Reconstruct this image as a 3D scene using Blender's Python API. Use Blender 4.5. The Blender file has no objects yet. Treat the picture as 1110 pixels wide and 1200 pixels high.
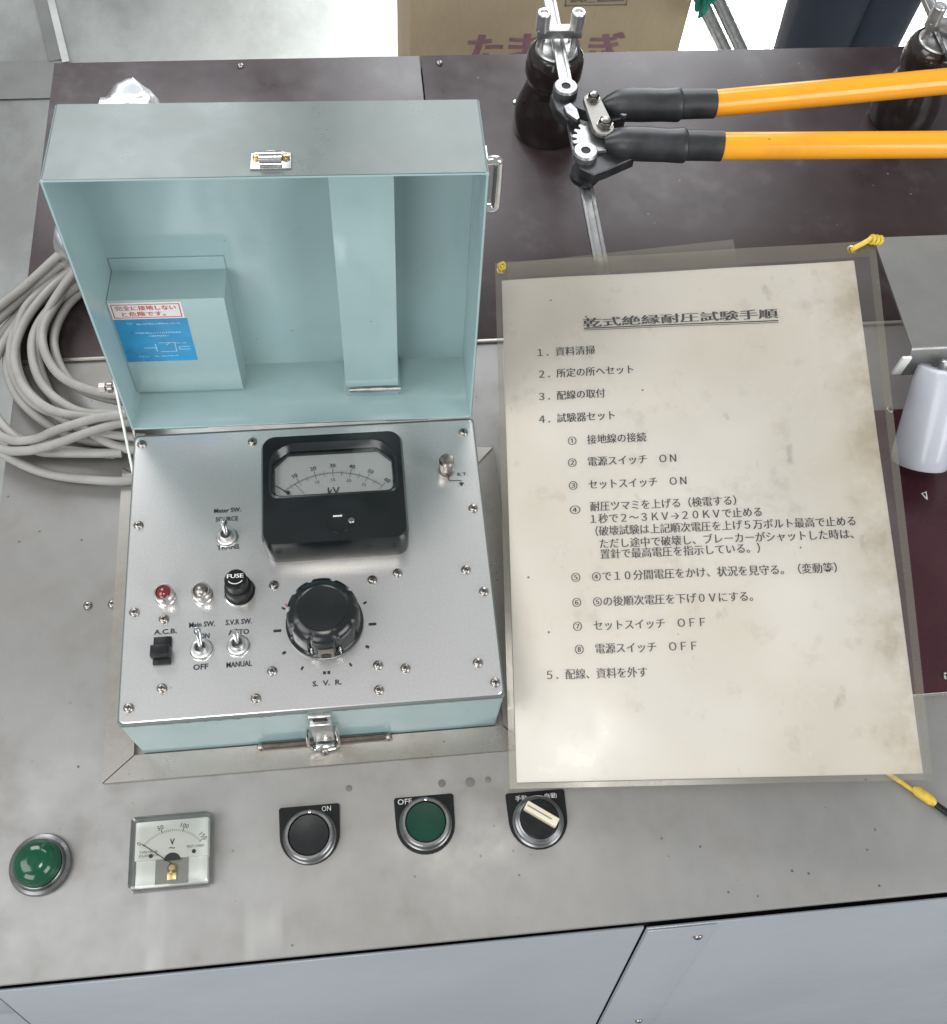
import bpy, bmesh, math, random
from mathutils import Vector, Matrix, noise
random.seed(7)
S = 0.001                                   # everything below is written in millimetres
SC = bpy.context.scene
COL = SC.collection
PI = math.pi

# ------------------------------------------------------------------ camera
cam_d = bpy.data.cameras.new('camera'); cam = bpy.data.objects.new('camera', cam_d); COL.objects.link(cam)
cam_d.sensor_fit = 'HORIZONTAL'; cam_d.sensor_width = 36; cam_d.lens = 36 * 1226 / 1110
cam_d.clip_start = 0.02; cam_d.clip_end = 60
v1 = Vector((13115, -798, 1226)).normalized()
v2 = Vector((-260, -2390, 1226)); v2 = (v2 - v1 * v2.dot(v1)).normalized()
v3 = v1.cross(v2)
if v3.z > 0: v3 = -v3
def c2w(v): return Vector((v.dot(v1), v.dot(v2), v.dot(v3)))
cr, cu, cb = c2w(Vector((1, 0, 0))), -c2w(Vector((0, 1, 0))), -c2w(Vector((0, 0, 1)))
cam.matrix_world = Matrix(((cr.x, cu.x, cb.x, 0), (cr.y, cu.y, cb.y, 0), (cr.z, cu.z, cb.z, 0.6), (0, 0, 0, 1)))
SC.camera = cam
SC.view_settings.view_transform = 'Standard'; SC.view_settings.look = 'None'
SC.view_settings.exposure = -0.05; SC.view_settings.gamma = 1

# ------------------------------------------------------------------ world and lamps (a workshop with an open door behind)
W = bpy.data.worlds.new('World'); SC.world = W; W.use_nodes = True
nt = W.node_tree; nt.nodes.clear()
wo = nt.nodes.new('ShaderNodeOutputWorld'); bg = nt.nodes.new('ShaderNodeBackground')
tc = nt.nodes.new('ShaderNodeTexCoord'); sp = nt.nodes.new('ShaderNodeSeparateXYZ')
rp = nt.nodes.new('ShaderNodeValToRGB'); mr = nt.nodes.new('ShaderNodeMapRange')
nt.links.new(tc.outputs['Generated'], sp.inputs[0]); nt.links.new(sp.outputs['Z'], mr.inputs[0])
mr.inputs[1].default_value = -1; mr.inputs[2].default_value = 1
nt.links.new(mr.outputs[0], rp.inputs[0]); nt.links.new(rp.outputs[0], bg.inputs[0])
rp.color_ramp.elements[0].color = (.25, .26, .27, 1); rp.color_ramp.elements[1].color = (.52, .53, .54, 1)
e = rp.color_ramp.elements.new(.55); e.color = (.62, .66, .70, 1)
e = rp.color_ramp.elements.new(.75); e.color = (.56, .58, .60, 1)
bg.inputs[1].default_value = 0.68
nt.links.new(bg.outputs[0], wo.inputs[0])

def lamp(name, loc, target, size, power, color, size_y=None):
    l = bpy.data.lights.new(name, 'AREA'); l.shape = 'RECTANGLE'; l.size = size * S; l.size_y = (size_y or size) * S
    l.energy = power; l.color = color
    o = bpy.data.objects.new(name, l); COL.objects.link(o); o.location = Vector(loc) * S
    o.rotation_euler = (Vector(target) - Vector(loc)).to_track_quat('-Z', 'Y').to_euler()
    return o
lamp('doorway_daylight', (1500, 4300, 900), (500, 900, -400), 2200, 80, (.92, .96, 1.0), 2200)
fl = lamp('door_beam', (1500, 3300, 1900), (800, 1720, -750), 420, 60, (.96, .98, 1.0)); fl.data.spread = math.radians(34)
lamp('ceiling_lamp', (-50, -10, 1250), (60, 100, 0), 260, 3.0, (1, .95, .88), 200)
lamp('back_fill', (-1000, 2900, 2200), (0, 250, 0), 1500, 52, (.95, .97, 1.0))  # unseen fill added high behind, lifts the desk and the board's sheen
lamp('overhead_fill', (-1750, -100, 2300), (50, 250, 0), 1500, 31, (.97, .98, 1.0))  # unseen fill added at upper left, brightens the tilted sheet
lamp('overhead_fill', (900, 2900, 2400), (50, 250, 0), 1300, 34, (.97, .98, 1.0))  # second added fill, behind and to the right, lights the desk top
lamp('front_window', (-1500, -2300, 1350), (0, 300, 60), 1900, 54, (.97, .985, 1.0))
lamp('right_window', (2100, -1500, 1300), (100, 300, 60), 1500, 42, (.96, .98, 1.0))

# ------------------------------------------------------------------ materials
def newmat(name):
    m = bpy.data.materials.new(name); m.use_nodes = True
    n = m.node_tree.nodes; b = n['Principled BSDF']; return m, m.node_tree, b
def tex(nt, kind, scale, stretch=(1, 1, 1), detail=4, rot=(0, 0, 0), rough=.55):
    t = nt.nodes.new('ShaderNodeTexCoord'); mp = nt.nodes.new('ShaderNodeMapping')
    mp.inputs['Scale'].default_value = stretch; mp.inputs['Rotation'].default_value = rot
    nt.links.new(t.outputs['Object'], mp.inputs[0])
    x = nt.nodes.new({'noise': 'ShaderNodeTexNoise', 'voronoi': 'ShaderNodeTexVoronoi'}[kind])
    x.inputs['Scale'].default_value = scale
    if kind == 'noise': x.inputs['Detail'].default_value = detail; x.inputs['Roughness'].default_value = rough
    nt.links.new(mp.outputs[0], x.inputs['Vector']); return x
def ramp(nt, src, p0, p1, v0=0, v1=1):
    r = nt.nodes.new('ShaderNodeMapRange'); r.inputs[1].default_value = p0; r.inputs[2].default_value = p1
    r.inputs[3].default_value = v0; r.inputs[4].default_value = v1; nt.links.new(src, r.inputs[0]); return r.outputs[0]
def mixc(nt, fac, a, b):
    m = nt.nodes.new('ShaderNodeMix'); m.data_type = 'RGBA'
    if hasattr(fac, 'links') or hasattr(fac, 'is_linked'): nt.links.new(fac, m.inputs[0])
    else: m.inputs[0].default_value = fac
    for i, v in ((6, a), (7, b)):
        if isinstance(v, tuple): m.inputs[i].default_value = (*v[:3], 1)
        else: nt.links.new(v, m.inputs[i])
    return m.outputs[2]
def mathn(nt, op, a, b):
    m = nt.nodes.new('ShaderNodeMath'); m.operation = op; m.use_clamp = True
    for i, v in enumerate((a, b)):
        if isinstance(v, (int, float)): m.inputs[i].default_value = v
        else: nt.links.new(v, m.inputs[i])
    return m.outputs[0]
def bump(nt, b, src, strength, dist=.0004):
    n = nt.nodes.new('ShaderNodeBump'); n.inputs['Strength'].default_value = strength; n.inputs['Distance'].default_value = dist
    nt.links.new(src, n.inputs['Height']); nt.links.new(n.outputs[0], b.inputs['Normal'])
def simple(name, col, rough=.5, metal=0, var=.12, vscale=60, spec=.5, bmp=0, bscale=400, coat=0, emit=0):
    m, t, b = newmat(name)
    x = tex(t, 'noise', vscale, detail=5)
    dark = tuple(c * (1 - var) for c in col); lite = tuple(min(1, c * (1 + var)) for c in col)
    t.links.new(mixc(t, ramp(t, x.outputs[0], .3, .7), dark, lite), b.inputs['Base Color'])
    t.links.new(ramp(t, x.outputs[0], .25, .75, max(.02, rough * .8), min(1, rough * 1.25)), b.inputs['Roughness'])
    b.inputs['Metallic'].default_value = metal; b.inputs['Specular IOR Level'].default_value = spec
    b.inputs['Coat Weight'].default_value = coat; b.inputs['Coat Roughness'].default_value = .08
    if bmp:
        y = tex(t, 'noise', bscale, detail=3); bump(t, b, y.outputs[0], bmp)
    return m
def stained(name, base, dark, rough, metal, speck=True, stretch=(1, 1, 1), warm=None, speck_col=(.05, .045, .04), sscale=75, sthr=.11, stain=(.42, .68), grain=.3, gstr=(1, 30, 1), scratch=0):
    m, t, b = newmat(name)
    big = tex(t, 'noise', 5.5, detail=6, rough=.6); mid = tex(t, 'noise', 22, stretch, detail=7, rough=.65)
    fine = tex(t, 'noise', 60, gstr, detail=3)
    c = mixc(t, ramp(t, big.outputs[0], *stain), base, dark)
    if warm: c = mixc(t, mathn(t, 'MULTIPLY', ramp(t, mid.outputs[0], .55, .78), .6), c, warm)
    g = ramp(t, fine.outputs[0], .2, .8, 1 - grain * .35, 1 + grain * .35)
    mm = t.nodes.new('ShaderNodeMix'); mm.data_type = 'RGBA'; mm.blend_type = 'MULTIPLY'; mm.inputs[0].default_value = 1
    t.links.new(c, mm.inputs[6]); t.links.new(g, mm.inputs[7]); c = mm.outputs[2]
    if speck:
        v = tex(t, 'voronoi', sscale); v2_ = tex(t, 'noise', 9, detail=2)
        d = ramp(t, v.outputs['Distance'], sthr * .55, sthr, 1, 0)
        s = t.nodes.new('ShaderNodeSeparateColor'); t.links.new(v.outputs['Color'], s.inputs[0])
        gate = mathn(t, 'MULTIPLY', ramp(t, s.outputs[0], .55, .60), ramp(t, v2_.outputs[0], .44, .56))
        c = mixc(t, mathn(t, 'MULTIPLY', mathn(t, 'MULTIPLY', d, gate), .85), c, speck_col)
    if scratch:
        for k_, (rz_, th_) in enumerate(((.5, .735), (-.9, .75), (1.7, .745))):
            sc_ = tex(t, 'noise', 26 + 9 * k_, (1, .03, 1), detail=2, rot=(0, 0, rz_)); ga = tex(t, 'noise', 11 + k_, detail=2)
            l_ = mathn(t, 'MULTIPLY', ramp(t, sc_.outputs[0], th_ - .05, th_), ramp(t, ga.outputs[0], .5, .62))
            c = mixc(t, mathn(t, 'MULTIPLY', l_, scratch), c, tuple(min(1, q * 1.7) for q in base))
    t.links.new(c, b.inputs['Base Color'])
    t.links.new(ramp(t, mid.outputs[0], .3, .75, rough * .78, min(1, rough * 1.4)), b.inputs['Roughness'])
    b.inputs['Metallic'].default_value = metal
    bump(t, b, fine.outputs[0], .12, .0002)
    return m
def clear(name, tint, gl=.10, rough=.08, op=.0, opc=(1, 1, 1)):
    m = bpy.data.materials.new(name); m.use_nodes = True; t = m.node_tree; t.nodes.clear()
    o = t.nodes.new('ShaderNodeOutputMaterial'); tr = t.nodes.new('ShaderNodeBsdfTransparent'); g = t.nodes.new('ShaderNodeBsdfGlossy')
    d = t.nodes.new('ShaderNodeBsdfDiffuse'); d.inputs[0].default_value = (*opc, 1)
    tr.inputs[0].default_value = (*tint, 1); g.inputs['Roughness'].default_value = rough
    f = t.nodes.new('ShaderNodeFresnel'); f.inputs[0].default_value = 1.45
    a = t.nodes.new('ShaderNodeMath'); a.operation = 'ADD'; a.inputs[1].default_value = gl; a.use_clamp = True
    nz = tex(t, 'noise', 14, detail=5)
    t.links.new(ramp(t, nz.outputs[0], .3, .7, rough * .6, rough * 1.6), g.inputs['Roughness'])
    t.links.new(f.outputs[0], a.inputs[0])
    m1 = t.nodes.new('ShaderNodeMixShader'); m1.inputs[0].default_value = op
    t.links.new(tr.outputs[0], m1.inputs[1]); t.links.new(d.outputs[0], m1.inputs[2])
    m2 = t.nodes.new('ShaderNodeMixShader'); t.links.new(a.outputs[0], m2.inputs[0])
    t.links.new(m1.outputs[0], m2.inputs[1]); t.links.new(g.outputs[0], m2.inputs[2]); t.links.new(m2.outputs[0], o.inputs[0])
    return m

M = {}
M['console'] = stained('console_steel', (.258, .254, .245), (.225, .218, .205), .42, .30, warm=(.205, .182, .15), sscale=105, sthr=.105, grain=.16, gstr=(1.5, 1, 1), scratch=.8)
M['front'] = stained('front_sheet', (.375, .40, .43), (.32, .345, .375), .38, .25, speck=False, grain=.12, gstr=(1, 1, 20))
M['frame'] = stained('frame_alu', (.47, .45, .42), (.33, .31, .28), .30, .75, warm=(.25, .20, .15), sscale=160, sthr=.10, grain=.6, gstr=(40, 40, 1), stain=(.35, .6))
def panel_mat():
    m, t, b = newmat('satin_aluminium'); x = tex(t, 'noise', 12, detail=3); g = tex(t, 'noise', 700, (1, 1, 1), detail=1)
    c = mixc(t, ramp(t, x.outputs[0], .35, .65), (.78, .78, .765), (.74, .74, .725))
    v = tex(t, 'voronoi', 55); s = t.nodes.new('ShaderNodeSeparateColor'); t.links.new(v.outputs['Color'], s.inputs[0])
    c = mixc(t, mathn(t, 'MULTIPLY', ramp(t, v.outputs['Distance'], .02, .05, 1, 0), ramp(t, s.outputs[0], .84, .86)), c, (.12, .11, .10))
    c = mixc(t, ramp(t, g.outputs[0], .3, .7, 0, .16), c, (.42, .42, .41))
    t.links.new(c, b.inputs['Base Color']); b.inputs['Metallic'].default_value = .72
    t.links.new(ramp(t, x.outputs[0], .3, .7, .20, .27), b.inputs['Roughness']); return m
M['panel'] = panel_mat()
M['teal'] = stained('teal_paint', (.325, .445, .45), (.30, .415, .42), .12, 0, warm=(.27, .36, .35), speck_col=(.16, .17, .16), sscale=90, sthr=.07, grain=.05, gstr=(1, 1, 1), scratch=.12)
M['tealout'] = stained('teal_paint_darkened', (.128, .156, .147), (.112, .138, .13), .30, .1, warm=(.20, .22, .20), speck_col=(.42, .44, .42), sscale=80, sthr=.07, grain=.1, gstr=(1, 1, 1), scratch=.15)  # teal darkened for the lid's outside, its grey reflection put into the colour
M['board'] = stained('maroon_board', (.038, .024, .025), (.066, .053, .056), .34, 0, warm=(.12, .11, .115), speck_col=(.16, .15, .15), grain=.5, gstr=(1, 1, 1), sthr=.09, stain=(.5, .75))
M['board2'] = simple('maroon_insert', (.050, .014, .020), .28, 0, .15, 25)
M['chrome'] = simple('chrome', (.72, .72, .71), .14, 1, .10, 150)
M['nickel'] = simple('nickel_screw', (.36, .335, .31), .30, 1, .25, 300)
M['dullmetal'] = simple('dull_zinc', (.42, .42, .41), .36, .9, .25, 120, bmp=.3, bscale=600)
M['zincbright'] = simple('bright_zinc', (.62, .62, .61), .30, .85, .15, 150)
M['steelplate'] = simple('dull_steel_plate', (.24, .235, .22), .40, .8, .25, 120)
M['ringmetal'] = simple('dark_ring_metal', (.22, .22, .22), .30, .9, .15, 120)
M['ivory'] = simple('ivory_plastic', (.62, .56, .43), .4, 0, .06, 120)
M['steelbar'] = simple('bus_bar_alu', (.42, .42, .42), .30, .9, .12, 60)
M['tray'] = stained('tray_steel', (.30, .30, .285), (.245, .245, .235), .33, .6, grain=.2, gstr=(1, 1, 1), speck_col=(.45, .45, .43), stain=(.4, .7))
M['bakelite'] = simple('black_bakelite', (.009, .011, .012), .22, 0, .3, 40, .55)
M['blackplastic'] = simple('black_plastic', (.012, .013, .014), .36, 0, .3, 90, .22)
M['rubber'] = simple('black_rubber', (.024, .026, .028), .36, 0, .4, 60, bmp=.7, bscale=70)
M['forged'] = simple('blackened_forged_steel', (.05, .052, .055), .35, .6, .4, 120, bmp=.4, bscale=300)
M['wornsteel'] = stained('worn_bare_steel', (.34, .345, .35), (.13, .13, .135), .35, .85, sscale=500, speck_col=(.05, .05, .05), sthr=.3, grain=.8, gstr=(3, 3, 3))
M['hole'] = simple('hole_dark', (.01, .01, .01), .6, 0)
M['rust'] = simple('rusty_rod', (.115, .090, .075), .4, .6, .35, 200, bmp=.4, bscale=500)
M['ink'] = simple('ink_black', (.018, .018, .022), .6, 0)
M['inkblue'] = simple('ink_navy', (.015, .018, .03), .5, 0)
M['inkfade'] = simple('scale_ink', (.05, .05, .055), .6, 0)
M['redink'] = simple('ink_red', (.42, .055, .05), .5, 0)
M['whiteink'] = simple('ink_white', (.74, .74, .72), .5, 0)
M['paleink'] = simple('ink_pale_blue', (.45, .66, .74), .5, 0)
M['greenlens'] = simple('green_lens', (.002, .060, .026), .13, 0, .2, 50, .6)
M['greencap'] = simple('green_cap', (.004, .040, .024), .34, 0, .15, 50, .25)
M['redlens'] = simple('red_lens', (.17, .012, .014), .14, 0, .2, 200, .7, coat=.5)
M['lampcap'] = simple('lamp_cap_metal', (.62, .60, .57), .20, .9, .1, 200)
M['whiteplate'] = simple('white_scale_plate', (.84, .85, .80), .5, 0, .03, 30)
M['scaleplate'] = simple('grey_scale_plate', (.72, .73, .72), .45, 0, .04, 30)
M['stickerwhite'] = simple('sticker_white', (.70, .66, .64), .35, 0, .04, 60)
M['stickerblue'] = simple('sticker_blue', (.015, .235, .46), .30, 0, .2, 60)
M['orange'] = stained('orange_fibreglass', (.90, .385, .022), (.84, .345, .025), .16, 0, warm=(.60, .26, .04), sscale=60, sthr=.06, speck_col=(.25, .13, .05), grain=.06, gstr=(1, 1, 1))
M['brown'] = simple('brown_glaze', (.020, .014, .012), .14, 0, .35, 30, .6, coat=.2)
M['porcelain'] = simple('white_porcelain', (.50, .52, .57), .22, 0, .05, 25)
M['cable'] = stained('grey_cable', (.37, .36, .34), (.29, .28, .26), .5, 0, warm=(.14, .125, .105), sscale=200, grain=.3, gstr=(1, 1, 1), stain=(.38, .62))
M['yellow'] = simple('yellow_wire', (.62, .44, .05), .35, 0, .2, 200)
M['brass'] = simple('brass', (.55, .42, .20), .3, 1, .2, 300)
M['carton'] = stained('brown_carton', (.40, .31, .195), (.36, .28, .18), .8, 0, speck=False, grain=.3, gstr=(30, 1, 1))
M['tape'] = simple('brown_tape', (.33, .25, .15), .25, 0, .1, 30)
M['cartonink'] = simple('carton_ink', (.235, .125, .14), .7, 0, .2, 90)
M['cartongrey'] = simple('carton_grey_ink', (.16, .14, .12), .7, 0, .2, 90)
M['navy'] = simple('navy_cloth', (.020, .026, .042), .9, 0, .2, 60, bmp=.4, bscale=200)
M['jacket'] = simple('grey_work_jacket', (.10, .12, .16), .9, 0, .2, 60, bmp=.4, bscale=200)
M['skin'] = simple('skin', (.48, .29, .20), .5, 0, .08, 60)
M['hair'] = simple('hair', (.02, .016, .014), .6, 0, .2, 300)
M['shoe'] = simple('shoe', (.16, .16, .17), .6, 0)
M['greencloth'] = simple('green_cloth', (.02, .22, .15), .7, 0, .3, 60, bmp=.4, bscale=150)
M['bag'] = clear('clear_plastic_bag', (.93, .95, .98), .03, .30, .66, (.80, .83, .87))
M['acrylic'] = clear('clear_acrylic', (.97, .985, .98), .05, .05)
M['meterglass'] = clear('meter_glass', (.95, .96, .96), .01, .04)
M['film'] = clear('laminate_film', (.99, .985, .97), .03, .33, .03, (.85, .83, .77))

# paper: cream with brown edges, grey smudges and fly specks
def paper_mat():
    m, t, b = newmat('yellowed_paper')
    big = tex(t, 'noise', 9, detail=6); mid = tex(t, 'noise', 34, detail=6, rough=.7); sm = tex(t, 'noise', 70, (1, .5, 1), detail=5)
    c = mixc(t, ramp(t, big.outputs[0], .38, .66), (.89, .868, .82), (.84, .80, .71))
    c = mixc(t, mathn(t, 'MULTIPLY', ramp(t, mid.outputs[0], .56, .78), .45), c, (.42, .37, .28))
    c = mixc(t, mathn(t, 'MULTIPLY', ramp(t, sm.outputs[0], .66, .78), .5), c, (.28, .25, .19))
    v = tex(t, 'voronoi', 95); d = ramp(t, v.outputs['Distance'], .04, .085, 1, 0)
    s = t.nodes.new('ShaderNodeSeparateColor'); t.links.new(v.outputs['Color'], s.inputs[0])
    c = mixc(t, mathn(t, 'MULTIPLY', d, ramp(t, s.outputs[0], .86, .88)), c, (.10, .08, .06))
    # darker brown along the right border
    tcx = t.nodes.new('ShaderNodeTexCoord'); sx = t.nodes.new('ShaderNodeSeparateXYZ'); t.links.new(tcx.outputs['Object'], sx.inputs[0])
    edge = ramp(t, sx.outputs[0], .192, .220); e2 = ramp(t, mid.outputs[0], .35, .6)
    c = mixc(t, mathn(t, 'MULTIPLY', mathn(t, 'MULTIPLY', edge, e2), .55), c, (.48, .38, .22))
    t.links.new(c, b.inputs['Base Color']); b.inputs['Roughness'].default_value = .6
    return m
M['paper'] = paper_mat()
def floor_mat():
    m, t, b = newmat('workshop_concrete')
    big = tex(t, 'noise', 2.6, (1, .55, 1), detail=9, rough=.68); mid = tex(t, 'noise', 14, detail=8, rough=.7)
    c = mixc(t, ramp(t, big.outputs[0], .40, .60), (.27, .28, .265), (.155, .16, .15))
    c = mixc(t, mathn(t, 'MULTIPLY', ramp(t, mid.outputs[0], .58, .75), .5), c, (.17, .17, .155))
    t.links.new(c, b.inputs['Base Color']); t.links.new(ramp(t, mid.outputs[0], .3, .7, .3, .55), b.inputs['Roughness'])
    return m
M['floor'] = floor_mat()
M['floorpaint'] = simple('worn_floor_line', (.40, .41, .39), .5, 0, .15, 20)
M['darkgrey'] = simple('floor_dark_strip', (.15, .155, .145), .5, 0, .2, 8)

# ------------------------------------------------------------------ mesh helpers (mm)
ORG = {}
def B(): return bmesh.new()
def link(name, bm, mat, parent=None, loc=(0, 0, 0), mx=None, ang=35, **props):
    """link bm as ONE mesh object; its vertices are in its parent's frame (or, for an
    unrotated parent with a base point, in world mm); loc = local offset of the object"""
    me = bpy.data.meshes.new(name)
    bm.to_mesh(me); bm.free()
    o = bpy.data.objects.new(name, me); COL.objects.link(o)
    org = Vector(ORG.get(parent.name, (0, 0, 0))) if parent else Vector((0, 0, 0))
    L = Vector(loc)
    if mx is None:
        if L.length == 0 and parent: 
            me.transform(Matrix.Translation(-org)); 
        o.location = (L - org) * S if L.length else (0, 0, 0)
    me.transform(Matrix.Scale(S, 4))
    if mx is not None:
        mm = mx.copy(); mm.translation = (mm.translation - org) * S; o.matrix_local = mm
    if parent: o.parent = parent
    mats = mat if isinstance(mat, (list, tuple)) else [mat]
    for x in mats: me.materials.append(M[x])
    me.shade_smooth() if hasattr(me, 'shade_smooth') else None
    me.set_sharp_from_angle(angle=math.radians(ang))
    for p_ in me.polygons:
        if len(p_.vertices) > 6: p_.use_smooth = False
    for k, v in props.items(): o[k] = v
    return o
def root(name, base, label, category, group=None, mx=None):
    o = bpy.data.objects.new(name, None); COL.objects.link(o); o.empty_display_size = .02
    o['label'] = label; o['category'] = category
    if group: o['group'] = group
    if mx is None: o.location = Vector(base) * S; ORG[o.name] = tuple(base)
    else:
        m = mx.copy(); m.translation = m.translation * S; o.matrix_world = m; ORG[o.name] = (0, 0, 0)
    return o
def tagtop(o, label, category, group=None):
    o['label'] = label; o['category'] = category
    if group: o['group'] = group
def dupe(o, parent, wloc=None, rz=None):
    c = o.copy(); COL.objects.link(c); c.parent = parent
    if wloc is not None: c.location = (Vector(wloc) - Vector(ORG.get(parent.name, (0, 0, 0)))) * S
    if rz is not None: c.rotation_euler.z = rz
    for ch in o.children:
        d = ch.copy(); COL.objects.link(d); d.parent = c
    return c
def box(bm, x0, x1, y0, y1, z0, z1, bev=0, mi=0, seg=2, mx=None):
    r = bmesh.ops.create_cube(bm, size=1)
    vs = r['verts']
    bmesh.ops.scale(bm, vec=(x1 - x0, y1 - y0, z1 - z0), verts=vs)
    bmesh.ops.translate(bm, vec=((x0 + x1) / 2, (y0 + y1) / 2, (z0 + z1) / 2), verts=vs)
    fs = list({f for v in vs for f in v.link_faces})
    if mx is not None: bmesh.ops.transform(bm, matrix=mx, verts=vs)
    for f in fs: f.material_index = mi
    if bev:
        es = list({e for v in vs for e in v.link_edges})
        rr = bmesh.ops.bevel(bm, geom=es, offset=bev, segments=seg, profile=.5, affect='EDGES')
        for f in rr['faces']: f.material_index = mi
def ring_pts(c, r, n, axis=2, z=0):
    out = []
    for i in range(n):
        a = 2 * PI * i / n
        p = [r * math.cos(a), r * math.sin(a), z]
        if axis == 0: p = [p[2], p[0], p[1]]
        if axis == 1: p = [p[0], p[2], p[1]]
        out.append(Vector(c) + Vector(p))
    return out
def lathe(bm, prof, seg=32, c=(0, 0, 0), axis=2, mi=0, mx=None, fn=None):
    """prof: list of (r, z) bottom to top; r=0 closes"""
    rings = []; nv = []
    for k, (r, z) in enumerate(prof):
        if r <= 1e-6:
            p = [0, 0, z]
            if axis == 0: p = [z, 0, 0]
            if axis == 1: p = [0, z, 0]
            v = bm.verts.new(Vector(c) + Vector(p)); rings.append([v]); nv.append(v)
        else:
            pts = []
            for i in range(seg):
                a = 2 * PI * i / seg; rr = r if fn is None else fn(r, a, k)
                p = [rr * math.cos(a), rr * math.sin(a), z]
                if axis == 0: p = [p[2], p[0], p[1]]
                if axis == 1: p = [p[0], p[2], -p[1]]
                pts.append(bm.verts.new(Vector(c) + Vector(p)))
            rings.append(pts); nv += pts
    for a, b in zip(rings, rings[1:]):
        if len(a) == 1 and len(b) == 1: continue
        for i in range(seg):
            j = (i + 1) % seg
            if len(a) == 1: f = bm.faces.new((a[0], b[j], b[i])) if False else bm.faces.new((a[0], b[i], b[j])[::-1])
            elif len(b) == 1: f = bm.faces.new((a[i], a[j], b[0]))
            else: f = bm.faces.new((a[i], a[j], b[j], b[i]))
            f.material_index = mi
    if mx is not None: bmesh.ops.transform(bm, matrix=mx, verts=nv)
def tube(bm, pts, r, seg=10, closed=False, mi=0, caps=True):
    pts = [Vector(p) for p in pts]; n = len(pts); rings = []
    up = Vector((0, 0, 1)); prev = None
    for i, p in enumerate(pts):
        a = pts[(i - 1) % n] if (i > 0 or closed) else p
        b = pts[(i + 1) % n] if (i < n - 1 or closed) else p
        t = (b - a).normalized()
        if prev is None:
            x = t.cross(up)
            if x.length < .1: x = t.cross(Vector((0, 1, 0)))
        else: x = prev - t * prev.dot(t)
        x.normalize(); prev = x; y = t.cross(x)
        rr = r[i] if isinstance(r, (list, tuple)) else r
        rings.append([bm.verts.new(p + (x * math.cos(2 * PI * k / seg) + y * math.sin(2 * PI * k / seg)) * rr) for k in range(seg)])
    m = n if closed else n - 1
    for i in range(m):
        A, Bq = rings[i], rings[(i + 1) % n]
        for k in range(seg):
            f = bm.faces.new((A[k], A[(k + 1) % seg], Bq[(k + 1) % seg], Bq[k])); f.material_index = mi
    if caps and not closed:
        f = bm.faces.new(rings[0][::-1]); f.material_index = mi
        f = bm.faces.new(rings[-1]); f.material_index = mi
def catmull(pts, n=8):
    P = [Vector(p) for p in pts]; out = []
    for i in range(len(P) - 1):
        a = P[max(i - 1, 0)]; b = P[i]; c = P[i + 1]; d = P[min(i + 2, len(P) - 1)]
        for k in range(n):
            t = k / n
            out.append(.5 * ((2 * b) + (c - a) * t + (2 * a - 5 * b + 4 * c - d) * t * t + (3 * b - a - 3 * c + d) * t ** 3))
    out.append(P[-1]); return out
def rrect(x0, x1, y0, y1, r, n=5):
    if not isinstance(r, (list, tuple)): r = [r] * 4
    out = []
    for (cx, cy, a0, k) in ((x1, y1, 0, 0), (x0, y1, PI / 2, 1), (x0, y0, PI, 2), (x1, y0, 1.5 * PI, 3)):
        rr, ch = (r[k], False) if r[k] >= 0 else (-r[k], True)
        ox = cx - rr if cx == x1 else cx + rr; oy = cy - rr if cy == y1 else cy + rr
        for i in range(n + 1):
            a = a0 + PI / 2 * i / n
            if ch:
                p0 = (ox + rr * math.cos(a0), oy + rr * math.sin(a0)); p1 = (ox + rr * math.cos(a0 + PI / 2), oy + rr * math.sin(a0 + PI / 2)); t = i / n
                out.append((p0[0] + (p1[0] - p0[0]) * t, p0[1] + (p1[1] - p0[1]) * t))
            else: out.append((ox + rr * math.cos(a), oy + rr * math.sin(a)))
    return out
def loft(bm, loops, cap0=True, cap1=True, mi=0):
    """loops: list of (pts2d, z), same point count"""
    R = [[bm.verts.new((x, y, z)) for x, y in p] for p, z in loops]; n = len(R[0])
    for a, b in zip(R, R[1:]):
        for i in range(n):
            f = bm.faces.new((a[i], a[(i + 1) % n], b[(i + 1) % n], b[i])); f.material_index = mi
    if cap0: bm.faces.new(R[0][::-1]).material_index = mi
    if cap1: bm.faces.new(R[-1]).material_index = mi
def prism(bm, poly, z0, z1, bev=0, mi=0):
    if bev:
        cx = sum(p[0] for p in poly) / len(poly); cy = sum(p[1] for p in poly) / len(poly)
        def inset(p):
            d = math.hypot(p[0] - cx, p[1] - cy) or 1; return (p[0] - (p[0] - cx) / d * bev, p[1] - (p[1] - cy) / d * bev)
        q = [inset(p) for p in poly]
        loft(bm, [(poly, z0), (poly, z1 - bev), (q, z1)], mi=mi)
    else: loft(bm, [(poly, z0), (poly, z1)], mi=mi)
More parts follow.
